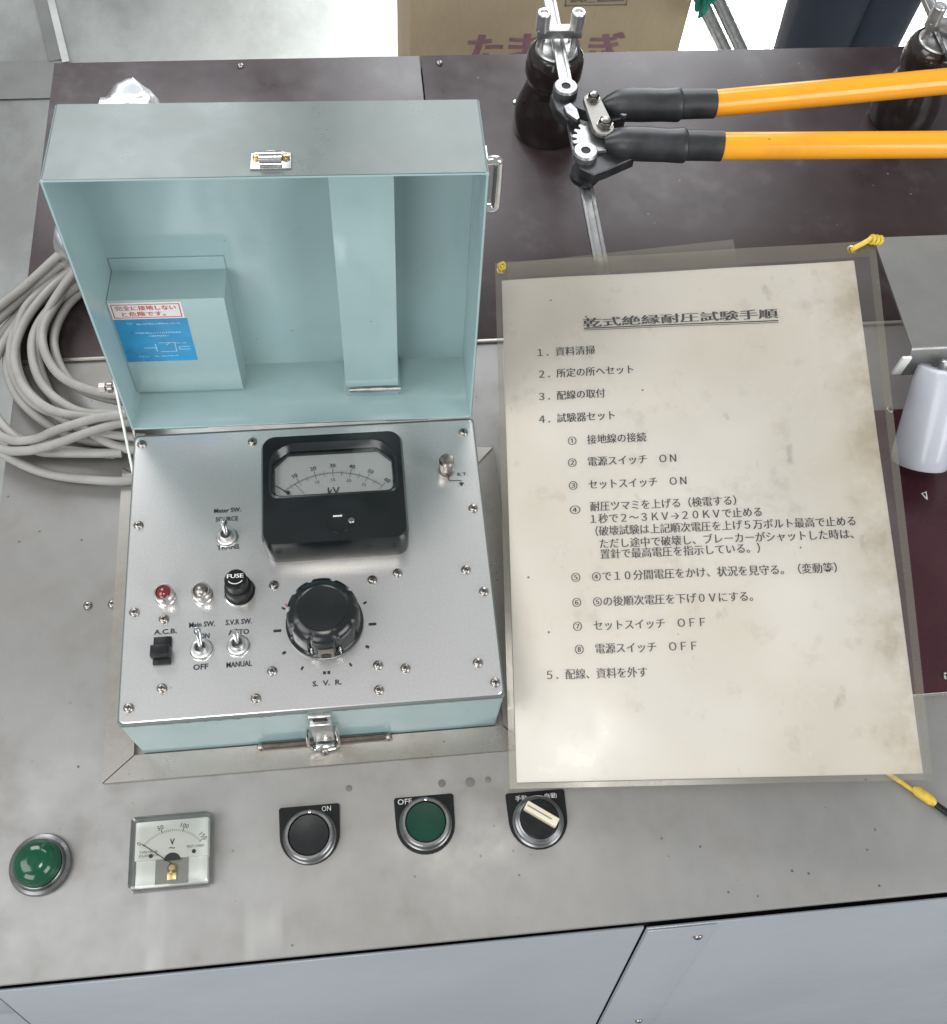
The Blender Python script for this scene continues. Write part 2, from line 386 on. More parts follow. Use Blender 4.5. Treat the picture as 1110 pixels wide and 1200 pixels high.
def text(bm, s, x0, y0, w=None, h=None, z=0, rot=0, off=0, bold=0, size=None, mi=0, mx=None, anchor='l'):
    """flat lettering: fitted to width w (and height h if given); lower-left corner at x0,y0"""
    c = bpy.data.curves.new('t', 'FONT'); c.body = s; c.size = 1; c.offset = off; c.resolution_u = 2
    o = bpy.data.objects.new('t', c); COL.objects.link(o); bpy.context.view_layer.update()
    me = o.to_mesh(); vs = [v.co.copy() for v in me.vertices]; ps = [list(p.vertices) for p in me.polygons]
    o.to_mesh_clear(); bpy.data.objects.remove(o); bpy.data.curves.remove(c)
    xa = min(v.x for v in vs); xb = max(v.x for v in vs); ya = min(v.y for v in vs); yb = max(v.y for v in vs)
    sx = (w / (xb - xa)) if w else size; sy = (h / (yb - ya)) if h else (sx if w else size)
    if size and w: sy = size
    if size and not w and h: sx = sy
    ca, sa = math.cos(rot), math.sin(rot)
    for dx in ([0] if not bold else [-bold / 2, bold / 2]):
        nv = []
        for v in vs:
            px = (v.x - xa) * sx + dx; py = (v.y - (ya if h or not size else 0)) * sy
            if anchor == 'c': px -= (xb - xa) * sx / 2; py -= (yb - ya) * sy / 2
            nv.append(bm.verts.new((x0 + px * ca - py * sa, y0 + px * sa + py * ca, z + (dx > 0) * .01)))
        for p in ps:
            try: bm.faces.new([nv[i] for i in p]).material_index = mi
            except ValueError: pass
        if mx is not None: bmesh.ops.transform(bm, matrix=mx, verts=nv)
def quad(bm, x0, x1, y0, y1, z, mi=0, rot=0, c=None):
    cx, cy = c or ((x0 + x1) / 2, (y0 + y1) / 2); ca, sa = math.cos(rot), math.sin(rot)
    vs = []
    for x, y in ((x0, y0), (x1, y0), (x1, y1), (x0, y1)):
        dx, dy = x - cx, y - cy; vs.append(bm.verts.new((cx + dx * ca - dy * sa, cy + dx * sa + dy * ca, z)))
    bm.faces.new(vs).material_index = mi
def stroke(bm, x0, y0, x1, y1, w, z, mi=0):
    d = Vector((x1 - x0, y1 - y0)); n = Vector((-d.y, d.x)).normalized() * w / 2
    bm.faces.new([bm.verts.new((x0 - n.x, y0 - n.y, z)), bm.verts.new((x1 - n.x, y1 - n.y, z)), bm.verts.new((x1 + n.x, y1 + n.y, z)), bm.verts.new((x0 + n.x, y0 + n.y, z))]).material_index = mi

# ================================================================== SETTING
FZ = -750
bm = B(); box(bm, -6000, 7000, -3000, 9000, FZ - 60, FZ); link('floor', bm, 'floor', kind='structure')
bm = B(); stroke(bm, -509, 1656, -975, 3600, 13, FZ + 5); link('floor_line', bm, 'floorpaint', kind='structure')
bm = B(); quad(bm, -2400, -500, 1566, 1662, FZ + 3); stroke(bm, -528, 1662, -994, 3600, 22, FZ + 4); link('floor_dark_strip', bm, 'darkgrey', kind='structure')  # flat darker strips laid just above the floor

# ================================================================== CONSOLE
con = root('control_console', (0, 395, FZ), 'grey steel control desk with maroon insulating boards on its back half', 'control desk')
bm = B(); box(bm, -236, 640, 52, 441, -5, 0, .9); link('desk_top', bm, 'console', con)
# board strips on the back half: seam at x=59.5
for i, (x0, x1) in enumerate(((-236, 59), (60.2, 640))):
    bm = B(); box(bm, x0, x1, 443.5, 737, -9, 0.5, .5); link('maroon_board', bm, 'board', con)
bm = B(); box(bm, -236, 640, 440.9, 443.6, -6, 1.6, .4); link('edge_strip', bm, 'frame', con)
bm = B(); box(bm, -233, 637, 60, 734, FZ + 2, -9.2); link('cabinet', bm, 'front', con)
# sloping front: doors hang below a dark gap
aF = math.radians(11.6)
FM = Matrix.Translation((0, 51.0, -8)) @ Matrix(((1, 0, 0, 0), (0, -math.sin(aF), math.cos(aF), 0), (0, -math.cos(aF), -math.sin(aF), 0), (0, 0, 0, 1)))
# local y = down the front, local z = into the cabinet
def front_panel(name, x0, x1, y0, y1, z0=0, z1=1.6, mat='front', lab=None):
    bm = B(); box(bm, x0, x1, y0, y1, z0, z1, .5, mx=FM); o = link(name, bm, mat, con)
    if lab: o['label'] = lab
    return o
bm = B(); box(bm, -232, 636, -2, 700, 4, 5, mx=FM); link('front_backing', bm, 'hole', con)
front_panel('front_panel', -213.5, 133.6, 5, 700)
front_panel('front_panel', -235, -214.2, 5, 46)
front_panel('front_panel', -235, -215.2, 47, 700, .8, 2.4)
front_panel('front_panel', 135.4, 640, 7.0, 700, -.4, 1.2)
front_panel('cover_strip', 135.6, 175.2, 7.5, 700, -1.6, -.45)
def screw_bm(r=2.8, h=1.9, cross=True):
    b = B(); lathe(b, [(r * 1.02, 0), (r * 1.02, h * .25), (r * .93, h * .6), (r * .66, h * .92), (r * .33, h), (0, h)], 18)
    if cross:
        for a in (PI / 4, PI / 4 + PI / 2): quad(b, -r * .48, r * .48, -r * .11, r * .11, h + .06, mi=1, rot=a)
    return b
for px, py in ((167.8, 25.4), (163.6, 213.8)):
    b = screw_bm(2.6, 1.6); o = link('screw', b, ['nickel', 'hole'], con, mx=FM @ Matrix.Translation((px, py, -1.7)) @ Matrix.Rotation(PI, 4, 'X'))
# small screws on the desk and boards
s0 = link('screw', screw_bm(2.6, 1.8), ['nickel', 'hole'], con, loc=(-176.6, 259.9, 0))
for p in ((-162.2, 259.9, 0), (-87.7, 728.8, .6), (75, 727, .6), (341.6, 174.4, 1), (361, 367, 1)): dupe(s0, con, p, random.random())
# filled holes beside the frame
for i, (x, y, r) in enumerate(((28.1, 135.5, 2.2), (44.2, 134.7, 2.7), (54.5, 135.3, 1.7), (-24.5, 137.1, 1.8))):
    b = B(); lathe(b, [(r, 0), (r, .25), (r * .8, .35), (0, .3)], 16); link('plugged_hole', b, 'darkgrey', con, loc=(x, y, 0))
# maroon insert at the right with a V mark
bm = B(); box(bm, 270, 640, 164.5, 367.5, 0, 1.2, .3); ins = link('maroon_insert', bm, 'board2', con)
bm = B(); box(bm, 269, 640, 162.6, 164.4, 0, 2.0, .3); link('insert_trim', bm, 'frame', con)
bm = B(); stroke(bm, 364.2, 300.4, 366.6, 295.4, .7, 1.5); stroke(bm, 366.6, 295.4, 367.6, 301.8, .7, 1.5); stroke(bm, 364.2, 300.4, 367.2, 300.9, .5, 1.5)
link('v_mark', bm, 'whiteink', ins, loc=(0, 0, 0))
bpy.data.objects['v_mark'].location = (0, -.395, .75)
# mitred aluminium frame round the test set
fx0, fx1, fy0, fy1 = -160.5, 80.5, 150.5, 353.5
ix0, ix1, iy0, iy1 = -144, 66.5, 165.0, 341
def frame_side(pts):
    b = B(); prism(b, pts, 0, 3.6, .5); return link('frame_side', b, 'frame', con)
g = .25
frame_side([(fx0 + g, fy0), (fx1 - g, fy0), (ix1 - g, iy0), (ix0 + g, iy0)])
frame_side([(fx0, fy1), (fx0, fy0 + g), (ix0, iy0 + g), (ix0, iy1)])
frame_side([(fx1, fy0 + g), (fx1, fy1 - g), (ix1, iy1 - g), (ix1, iy0 + g)])
frame_side([(ix0 + g, iy1), (ix1 - g, iy1), (fx1 - g, fy1), (fx0 + g, fy1)])
# bent-up tongue of the mitre at the far right corner
b = B(); v = [b.verts.new(p) for p in ((66.5, 339, 3.9), (79.5, 352.5, 3.9), (66.5, 352.5, 6.5))]; b.faces.new(v); ex = bmesh.ops.extrude_face_region(b, geom=b.faces[:]); bmesh.ops.translate(b, vec=(0, 0, .8), verts=[q for q in ex['geom'] if isinstance(q, bmesh.types.BMVert)])
link('frame_tongue', b, 'whiteplate', con)

# --- parts of the desk: voltmeter, pilot lamp, buttons, selector
def dplate(x0, x1, ytop, r_pts=18):
    cx = (x0 + x1) / 2; R = (x1 - x0) / 2 - .3
    ycen = ytop - 15.5
    pts = [(x1 - 1, ytop), (x0 + 1, ytop), (x0, ytop - 1), (x0 + .3, ycen)]
    pts += [(cx + R * math.cos(PI + PI * i / r_pts), ycen + R * math.sin(PI + PI * i / r_pts)) for i in range(r_pts + 1)]
    pts += [(x1, ytop - 1)]
    return pts
def button(cx, cy, ytop, capmat, lab, words):
    b = B(); prism(b, dplate(cx - 16.8, cx + 16.8, ytop), 0, 1.6, .4)
    pl = link('push_button', b, 'blackplastic', con); pl['label'] = lab
    b = B(); lathe(b, [(14.6, 1.6), (14.6, 3.6), (13.9, 4.2), (13.9, 6.6), (13.4, 8.8), (12.7, 9.4), (11.4, 9.4), (11.2, 7.2)], 48, (cx, cy, 0))
    link('ring', b, 'ringmetal', pl, mx=Matrix.Translation(Vector(ORG[con.name]) * 0)).location = [-q * S for q in ORG[con.name]]
    b = B(); lathe(b, [(11.1, 5), (11.1, 8.0), (10.6, 8.5), (6, 8.2), (0, 8.0)], 40, (cx, cy, 0))
    link('cap', b, capmat, pl).location = [-q * S for q in ORG[con.name]]
    b = B(); lathe(b, [(.9, 0), (.9, .6), (0, .9)], 10, (cx + 1, cy + 12, 9.3)); link('index_dot', b, 'chrome', pl).location = [-q * S for q in ORG[con.name]]
    b = B()
    for (s, x, y, w, h) in words: text(b, s, x, y, w, h, z=1.75)
    link('lettering', b, 'whiteink', pl).location = [-q * S for q in ORG[con.name]]
    return pl
button(-46.9, 112.0, 129.2, 'bakelite', 'black push button marked ON beside the voltmeter', [('ON', -39.9, 125.2, 5.0, 2.9)])
button(17.1, 113.3, 129.2, 'greencap', 'dark green push button marked OFF', [('OFF', 2.4, 125.2, 7.9, 3.0)])
# selector
b = B(); prism(b, dplate(63.4, 97.2, 126.4), 0, 1.6, .4); sl = link('selector_switch', b, 'blackplastic', con); sl['label'] = 'black selector switch with ivory pointer'
bo = [-q * S for q in ORG[con.name]]
b = B(); lathe(b, [(14.4, 1.6), (14.4, 3), (13.4, 3.8), (13.2, 6), (11.9, 6.6), (11.9, 8.8), (11, 9.2), (10.6, 8)], 48, (80, 109.3, 0)); link('ring', b, 'ringmetal', sl).location = bo
b = B(); lathe(b, [(10.8, 4), (10.8, 9.6), (10.2, 10.2), (0, 10.0)], 40, (79.8, 109.3, 0)); link('knob', b, 'blackplastic', sl).location = bo
b = B(); mxp = Matrix.Translation((80.9, 111.0, 13)) @ Matrix.Rotation(math.radians(-35), 4, 'Z')
box(b, -10, 10, -2.6, 2.6, -3, 2.4, .7, mx=mxp); link('pointer', b, 'ivory' if 'ivory' in M else 'scaleplate', sl).location = bo
b = B(); box(b, -9, 6, -.3, .3, 2.35, 2.55, mx=mxp); link('pointer_line', b, 'cartongrey', sl).location = bo
for s_, x_ in (('手動', 68.7), ('自動', 85.6)):
    b = B(); text(b, s_, x_, 121.5, 6.8, 3.0, z=1.75); link('lettering', b, 'whiteink', sl).location = bo
# pilot lamp
b = B(); lathe(b, [(16.2, 0), (16.4, 1.8), (15.8, 3.4), (14.2, 4.2), (13.2, 4.0), (13.0, 5.5), (12.6, 5.8)], 48, (-190.6, 110, 0)); pll = link('pilot_lamp', b, 'ringmetal', con); pll['label'] = 'green domed pilot lamp in a metal ring at the left'
b = B(); prof = [(12.4, 4)]
for i in range(17):
    t = i / 16 * PI / 2; r = 12.2 * math.cos(t) ** .8; z = 7 + 9.5 * math.sin(t); prof += [(max(r, .01) + (.42 if i % 2 else 0), z - (.25 if i % 2 else 0))]
prof = prof[:-1] + [(0, 16.5)]
lathe(b, prof, 40, (-190.6, 110, 0)); link('lens', b, 'greenlens', pll).location = bo
# small voltmeter in its clear case
VX0, VX1, VY0, VY1 = -142.5, -99.8, 91.5, 129.6
b = B(); loft(b, [(rrect(VX0 - .8, VX1 + .8, VY0 - .8, VY1 + .8, 3.2), .2), (rrect(VX0 - .8, VX1 + .8, VY0 - .8, VY1 + .8, 3.2), 1.6), (rrect(VX0, VX1, VY0, VY1, 2.5), 1.8), (rrect(VX0 + .3, VX1 - .3, VY0 + .3, VY1 - .3, 2.5), 9.4), (rrect(VX0 + 1.4, VX1 - 1.4, VY0 + 1.4, VY1 - 1.4, 2), 10.4)])
vm = link('voltmeter', b, 'acrylic', con); vm['label'] = 'small clear-cased voltmeter with white dial'
b = B(); box(b, -139.4, -101.6, 92.8, 106.5, .4, 5.6, .5); box(b, -139.9, -101.2, 106.2, 126.6, .4, 7.2, .5); link('dial_base', b, 'whiteplate', vm).location = bo
b = B(); box(b, -128.9, -111.6, 93.2, 106.4, 5.7, 6.1); link('movement', b, 'tray', vm).location = bo
b = B(); lathe(b, [(2.6, 6.1), (2.6, 7.6), (1.6, 8.4), (0, 8.4)], 18, (-119.9, 101.2, 0)); box(b, -122.6, -117.4, 95, 101, 6.1, 7, .3); link('pivot', b, 'brass', vm).location = bo
b = B(); pts = [(-120 + 4.4 * math.cos(a), 105.2 + 4.0 * math.sin(a)) for a in [PI * i / 14 for i in range(15)]]; b.faces.new([b.verts.new((x, y, 7.4)) for x, y in pts])
for x in (-131.3, -108.6): lathe(b, [(1.1, 7.2), (1.1, 7.6), (0, 7.8)], 12, (x, 108.3 + (x > -120) * .6, 0))
vcx, vcy, vR = -120.3, 101.5, 18.9
for i in range(31):
    a = math.radians(140 - 100 * i / 30); L = 2.0 if i % 10 == 0 else 1.1
    stroke(b, vcx + vR * math.cos(a), vcy + vR * math.sin(a), vcx + (vR + L) * math.cos(a), vcy + (vR + L) * math.sin(a), .22 if i % 10 else .42, 7.35)
for s, a in (('0', 142), ('50', 107), ('100', 73), ('150', 42)):
    a = math.radians(a); text(b, s, vcx + (vR + 3.4) * math.cos(a), vcy + (vR + 3.4) * math.sin(a), None, None, z=7.35, size=3.4, rot=a - PI / 2, anchor='c')
text(b, 'V', -121.4, 113.3, 2.4, 3.2, z=7.35, bold=.25); text(b, '～', -121.6, 111.2, 2.8, 1.0, z=7.35, bold=.2)
text(b, 'TYPE MR-45', -137.4, 109.9, 9.6, 1.2, z=7.35); text(b, 'CLASS 2.5', -137.6, 108.1, 9.8, 1.2, z=7.35); text(b, 'TEST 1000V', -112.6, 110.9, 9.4, 1.3, z=7.35)
link('dial_print', b, 'ink', vm).location = bo
b = B(); tube(b, [(-135.8, 114.6, 8.1), (-120.3, 103.5, 8.1)], .22, 6); link('needle', b, 'ink', vm).location = bo

# ================================================================== TEST SET
ts = root('test_set', (-37.5, 254, 0), 'open teal portable high-voltage test set with silver control panel, standing in the desk frame', 'test set')
to = [-q * S for q in ORG[ts.name]]
b = B()
loft(b, [(rrect(-139.6, 62.6, 166, 342, 1.8, 3), 0), (rrect(-139.6, 62.6, 166, 342, 1.8, 3), 58.2), (rrect(-138.6, 61.6, 167, 341, 1.8, 3), 58.6)])
body = link('case', b, 'teal', ts)
b = B()
for k_ in range(34):
    x = random.choice([random.uniform(-137, -60), random.uniform(-137, 60)]); z = random.uniform(53.8, 55.2) if random.random() < .75 else random.uniform(8, 50); w = random.uniform(.4, 2.6) if z > 53 else random.uniform(.2, .6)
    b.faces.new([b.verts.new((x + w * math.cos(q) * random.uniform(.6, 1.1), 165.93, z + .5 * math.sin(q) * random.uniform(.5, 1.2))) for q in [2 * PI * i / 8 for i in range(8)]])
link('paint_chips', b, 'rust', ts, kind='stuff')
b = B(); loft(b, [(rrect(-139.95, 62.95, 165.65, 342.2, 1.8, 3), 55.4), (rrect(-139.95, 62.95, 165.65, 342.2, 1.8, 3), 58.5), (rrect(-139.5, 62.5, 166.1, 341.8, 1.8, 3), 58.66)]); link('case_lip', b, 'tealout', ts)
b = B(); loft(b, [(rrect(-139.0, 62.0, 166.5, 340.5, 3, 4), 58.7), (rrect(-139.0, 62.0, 166.5, 340.5, 3, 4), 59.6), (rrect(-138.5, 61.5, 167.0, 340, 3, 4), 60.0)])
panel = link('control_panel', b, 'panel', ts)
SCR = [(-134.8, 334.9), (-70.4, 332.6), (55.7, 331.3), (-134.2, 281.2), (56.6, 279.1), (48.7, 240.3), (57.5, 226.3), (10.1, 241.0), (-4.2, 237.9), (-58.7, 238.7), (-133.9, 228.0), (-118.0, 222.8), (-60.1, 188.7), (-68.7, 174.3), (-117.5, 183.7), (-134.1, 174.4), (-3.8, 187.6), (10.7, 184.8), (-4.1, 173.8), (50.0, 184.9), (58.2, 173.1)]
s1 = link('panel_screw', screw_bm(2.75, 1.9), ['nickel', 'hole'], ts, loc=(SCR[0][0], SCR[0][1], 60))
for x, y in SCR[1:]: dupe(s1, ts, (x, y, 60), random.random() * 3)
# kV meter
mt_b = B(); Nn = 6
loft(mt_b, [(rrect(-62.5, 17.5, 252.5, 322.5, 7, Nn), 60), (rrect(-63, 17.8, 252, 322.8, 7.5, Nn), 79), (rrect(-61.8, 16.6, 253.2, 321.6, 7, Nn), 82),
            (rrect(-58.6, 13.8, 281.6, 317.2, [15, 15, 5, 5], Nn), 82.0), (rrect(-57.6, 12.8, 282.4, 316.2, [14.5, 14.5, 5, 5], Nn), 82.9), (rrect(-56.6, 11.8, 283.0, 315.2, [13.5, 13.5, 5, 5], Nn), 82.0),
            (rrect(-55.6, 10.6, 284.0, 311.6, [-7.5, -7.5, 4.5, 4.5], Nn), 78.6), (rrect(-55.6, 10.6, 284.0, 311.6, [-7.5, -7.5, 4.5, 4.5], Nn), 75.5)], cap0=False, cap1=False)
meter = link('kilovolt_meter', mt_b, 'bakelite', ts, ang=28); meter['label'] = 'square black kV meter with grey scale'
b = B(); quad(b, -58, 13, 282, 314, 76); link('scale_plate', b, 'scaleplate', meter).location = to
b = B(); box(b, -57, 12, 283, 313, 79.2, 79.6); link('meter_window', b, 'meterglass', meter).location = to
b = B(); kx, ky, kR = -23.0, 257.6, 41.5
N = 48; aa = [math.radians(131.5 - 83 * i / N) for i in range(N + 1)]
for i in range(N): stroke(b, kx + kR * math.cos(aa[i]), ky + kR * math.sin(aa[i]), kx + kR * math.cos(aa[i + 1]), ky + kR * math.sin(aa[i + 1]), .22, 76.3)
for i in range(61):
    a = math.radians(131.5 - 83 * i / 60); L = 3.0 if i % 10 == 0 else (1.8 if i % 5 == 0 else .8)
    stroke(b, kx + kR * math.cos(a), ky + kR * math.sin(a), kx + (kR + L) * math.cos(a), ky + (kR + L) * math.sin(a), .3 if i % 10 == 0 else .16, 76.3)
    L2 = 2.6 if i % 10 == 0 else (1.8 if i % 5 == 0 else 0)
    if L2: stroke(b, kx + kR * math.cos(a), ky + kR * math.sin(a), kx + (kR - L2) * math.cos(a), ky + (kR - L2) * math.sin(a), .22, 76.3)
for k, s in enumerate(('10', '20', '30', '40', '50', '60')):
    a = math.radians(131.5 - 83 * (k + 1) / 6); text(b, s, kx + (kR + 4.9) * math.cos(a), ky + (kR + 4.9) * math.sin(a), bold=.15, size=3.6, z=76.3, rot=(a - PI / 2), anchor='c')
for k, s in ((2, '10'), (3, '15'), (4, '20'), (5, '25')):
    a = math.radians(131.5 - 83 * k / 6); text(b, s, kx + (kR - 4.4) * math.cos(a), ky + (kR - 4.4) * math.sin(a), size=2.9, z=76.3, rot=(a - PI / 2), anchor='c')
text(b, 'kV', -26.2, 285.2, 6.6, 4.6, z=76.3, bold=.2)
link('scale_print', b, 'inkfade', meter).location = to
b = B(); stroke(b, -44.8, 293.4, -39.2, 286.4, .3, 76.35); link('red_index', b, 'redink', meter).location = to
b = B(); tube(b, [(-55.0, 292.0, 77.6), (-48.2, 287.0, 77.6)], .25, 6); lathe(b, [(1.0, 77), (1.0, 78), (0, 78.2)], 12, (-48.4, 287.3, 0)); link('needle', b, 'ink', meter).location = to
b = B(); lathe(b, [(6.6, 82.05), (6.4, 82.5), (5.6, 82.5), (5.3, 82.1), (0, 82.1)], 28, (-20.5, 264.2, 0)); link('zero_adjuster', b, 'bakelite', meter).location = to
b = B(); box(b, -23.6, -18.6, 267.6, 268.5, 82.3, 82.75, .1); link('adjuster_mark', b, 'whiteink', meter).location = to
b = B(); lathe(b, [(1.9, 82), (1.9, 82.8), (1.3, 83.3), (0, 83.3)], 14, (-13.6, 264.8, 0)); link('meter_screw', b, 'nickel', meter).location = to
# big S.V.R. knob
KX, KY = -31.3, 214.0
gro = [math.radians(270 + s * d) for s in (-1, 1) for d in (22, 62, 95, 128, 160)]
def kfn(r, a, k):
    if k in (0, 1, 2) or k > 6: return r
    for g_ in gro:
        d = abs((a - g_ + PI) % (2 * PI) - PI)
        if d < .085: return r - (1.5, 1.5, 1.3, .7)[k - 3] * (1 - (d / .085) ** 2)
    return r
b = B(); lathe(b, [(20.9, 60.4), (21.1, 62.4), (20.2, 63.6), (19.8, 64), (19.4, 76), (18.8, 79), (17.4, 81), (14.8, 82.4), (13.2, 82.7), (12.6, 82.2), (6, 81.6), (0, 81.4)], 144, (KX, KY, 0), fn=kfn)
knob = link('regulator_knob', b, 'bakelite', ts, ang=28)
b = B(); box(b, -4.2, 4.2, -.5, 2.6, -3.4, 3.2, .4, mx=Matrix.Translation((KX + .6, KY - 21.0, 68.4))); link('index_block', b, 'cartongrey', knob).location = to
b = B(); lathe(b, [(2.7, 0), (2.7, .5), (0, .6)], 20, axis=1, mx=Matrix.Translation((KX + .6, KY - 21.45, 68.4)) @ Matrix.Rotation(PI, 4, 'Z')); link('index_dimple', b, 'hole', knob).location = to
for sx in (-1, 1):
    b = B(); xx = KX + .6 + sx * 7.6; yy = KY - 18.6; tube(b, [(xx, yy - .4, 63.8), (xx, yy - .1, 72)], .5, 8); link('groove_highlight_pin', b, 'chrome', knob).location = to
# toggles
def toggle(x, y, tilt, ln):
    b = B(); lathe(b, [(6.3, 60), (6.3, 61.0), (5.9, 61.3)], 32, (x, y, 0)); lathe(b, [(5.7, 61.3), (5.7, 62.3), (5.0, 62.7), (3.9, 62.7), (3.6, 65.2), (3.0, 65.6), (2.6, 64)], 24, (x, y, 0))
    t = link('toggle_switch', b, 'zincbright', ts)
    b = B(); d = Vector((0, math.sin(tilt), math.cos(tilt))); p = Vector((x, y, 64))
    tube(b, [p, p + d * ln * .5, p + d * (ln - 1.4), p + d * (ln - .4), p + d * ln], [1.3, 1.6, 2.0, 1.7, .8], 14); link('lever', b, 'chrome', t).location = to
toggle(-84.6, 270.0, math.radians(24), 11.5)
toggle(-97.3, 203.6, math.radians(28), 13.5)
toggle(-77.9, 204.2, math.radians(22), 10.5)
# lamps and fuse holder
def panel_lamp(x, y, cap, lab):
    b = B(); lathe(b, [(5.6, 60), (5.6, 62), (5.1, 62.4), (5.1, 68.0), (4.7, 68.6), (4.1, 68.6), (4.0, 67.6)], 32, (x, y, 0)); t = link('signal_lamp', b, 'lampcap', ts); t['label'] = lab
    b = B(); lathe(b, [(4.0, 66.6), (4.0, 67.8), (2.8, 69), (1.2, 69.6), (0, 69.7)], 24, (x, y, 0)); link('lens', b, cap, t).location = to
panel_lamp(-117.2, 235.4, 'redlens', 'red signal lamp'); panel_lamp(-97.2, 235.0, 'nickel', 'clear signal lamp')
b = B(); lathe(b, [(8.2, 60), (8.2, 61.2), (7.6, 61.5), (7.4, 68), (6.2, 68.4), (6.0, 77), (5.2, 78), (0, 78)], 32, (-77.3, 236.2, 0)); fz = link('fuse_holder', b, 'blackplastic', ts)
b = B(); lathe(b, [(8.9, 60), (8.9, 60.5), (8.3, 60.8)], 32, (-77.3, 236.0, 0)); link('washer', b, 'lampcap', fz).location = to
b = B(); text(b, 'FUSE', -81.6, 236.6, 8.6, 2.4, z=78.1, bold=.25)
for i in range(10):
    a0 = PI + .5 + (PI - 1) * i / 10; a1 = PI + .5 + (PI - 1) * (i + 1) / 10
    stroke(b, -77.3 + 4.2 * math.cos(a0), 236.6 + 3.4 * math.sin(a0), -77.3 + 4.2 * math.cos(a1), 236.6 + 3.4 * math.sin(a1), .5, 78.1)
link('lettering', b, 'whiteink', fz).location = to
# A.C.B. rocker
b = B(); box(b, -122.6, -113.2, 196.6, 212.2, 60, 62.2, .4); ro = link('breaker_switch', b, 'blackplastic', ts)
b = B(); box(b, -123.0, -113.0, 199.0, 205.8, 62, 68.0, .7); link('rocker', b, 'blackplastic', ro).location = to
# earth terminal
b = B(); lathe(b, [(4.9, 60), (4.9, 60.8), (3.4, 61), (3.4, 64), (4.2, 64.4), (4.6, 72), (3.6, 73.4), (1.4, 73.8), (0, 73.6)], 28, (43.0, 305.5, 0)); link('earth_terminal', b, 'nickel', ts)
# lettering on the panel
b = B(); Z = 60.15
for (s, x0, y0, x1, h) in (('Meter SW.', -92.2, 286.2, -77.0, 2.9), ('SOURCE', -91.2, 280.6, -78.6, 2.9), ('TRANS', -90.2, 262.6, -77.8, 2.9), ('A.C.B.', -122.9, 214.3, -110.9, 2.9),
                           ('Main SW.', -104.4, 216.9, -90.6, 3.1), ('S.V.R SW.', -84.8, 216.9, -70.8, 3.1), ('ON', -98.6, 210.0, -93.4, 3.2), ('AUTO', -83.4, 211.0, -72.3, 3.0),
                           ('OFF', -101.6, 192.6, -93.8, 3.2), ('MANUAL', -84.2, 192.6, -70.8, 3.1), ('S.  V.  R.', -38.9, 178.6, -23.6, 2.9), ('E.T.', 49.6, 301.6, 55.6, 1.9)):
    text(b, s, x0, y0, x1 - x0, h, z=Z, bold=.12, off=.016)
stroke(b, 43.6, 302.6, 44.4, 298.4, .5, Z); stroke(b, 44.3, 298.5, 51.2, 298.4, .5, Z); stroke(b, 51.1, 298.4, 51.2, 296.6, .5, Z)
b.faces.new([b.verts.new(p) for p in ((49.6, 296.8, Z), (53.0, 296.8, Z), (51.3, 294.2, Z))])
CR = 25.8; TX, TY = -31.3, 211.6
for a in range(-90, 271, 30):
    if a in (-90, 90, 270): continue
    r = math.radians(a); big = a % 90 == 0
    L = 2.1 if not big else 4.2
    for _ in (0,):
        x, y = TX + CR * math.cos(r), TY + CR * math.sin(r)
        if a > 60 and a < 120: continue
        stroke(b, x - L / 2 * math.cos(r), y - L / 2 * math.sin(r), x + L / 2 * math.cos(r), y + L / 2 * math.sin(r), 1.5 if big or a in (-30, 210) else 1.1, Z)
quad(b, -33.2, -31.7, 184.9, 186.6, Z); quad(b, -30.9, -29.4, 184.9, 186.6, Z)
for a in (-15, 195, 165, 15):
    r = math.radians(a - (0 if a in (15, 165) else 0)); 
link('lettering', b, 'inkblue', panel).location = to
b = B(); stroke(b, -52.6, 227.2, -51.0, 224.6, .7, Z); stroke(b, -51.0, 224.6, -49.4, 227.4, .7, Z); link('red_mark', b, 'redink', panel).location = to
b = B(); lathe(b, [(1.3, 60), (1.3, 60.6), (.7, 60.7), (0, 60.5)], 12, (-32.4, 237.9, 0)); link('stop_pin', b, 'nickel', ts)
# latch on the front wall
b = B(); box(b, -42.4, -30.2, 163.2, 165.9, 20, 54, .5); box(b, -42.2, -30.4, 161.0, 163.4, 15, 46, .6); la = link('latch', b, 'zincbright', ts)
lo = to
b = B(); pts = catmull([(-44.0, 163.6, 34), (-45.0, 160.6, 26), (-44.8, 159.4, 12), (-40.5, 158.6, 7.4), (-32, 158.6, 7.4), (-28.6, 159.4, 12), (-28.4, 160.6, 26), (-29.2, 163.6, 34)], 6)
tube(b, pts, .9, 8); link('latch_loop', b, 'chrome', la).location = to
b = B(); box(b, -41.6, -31, 157.8, 161.8, 9.4, 12.4, .8); link('latch_lip', b, 'chrome', la).location = to
b = B(); box(b, -40.2, -32.4, 163.0, 163.7, 47, 52.5); link('latch_slot', b, 'hole', la).location = to
b = B(); lathe(b, [(3.0, 3.6), (3.1, 5), (2.4, 7.2), (1.2, 8.2), (0, 8.3)], 20, (-37.2, 158.6, 0)); o = link('frame_screw', b, 'nickel', con)
# rod lying along the foot of the case
b = B(); tube(b, [(-72, 163.4, 6.6), (-36, 163.3, 6.8), (-1, 163.6, 6.6)], 1.5, 10); rod = link('rod', b, 'rust', None)
tagtop(rod, 'thin rusty rod with round ends lying along the front foot of the teal case', 'rod')
for x in (-73, -.5):
    b = B(); lathe(b, [(0, -2.1), (1.5, -1.5), (2.1, 0), (1.5, 1.5), (0, 2.1)], 14, (x, 163.0, 6.4)); link('rod_end', b, 'nickel', rod)

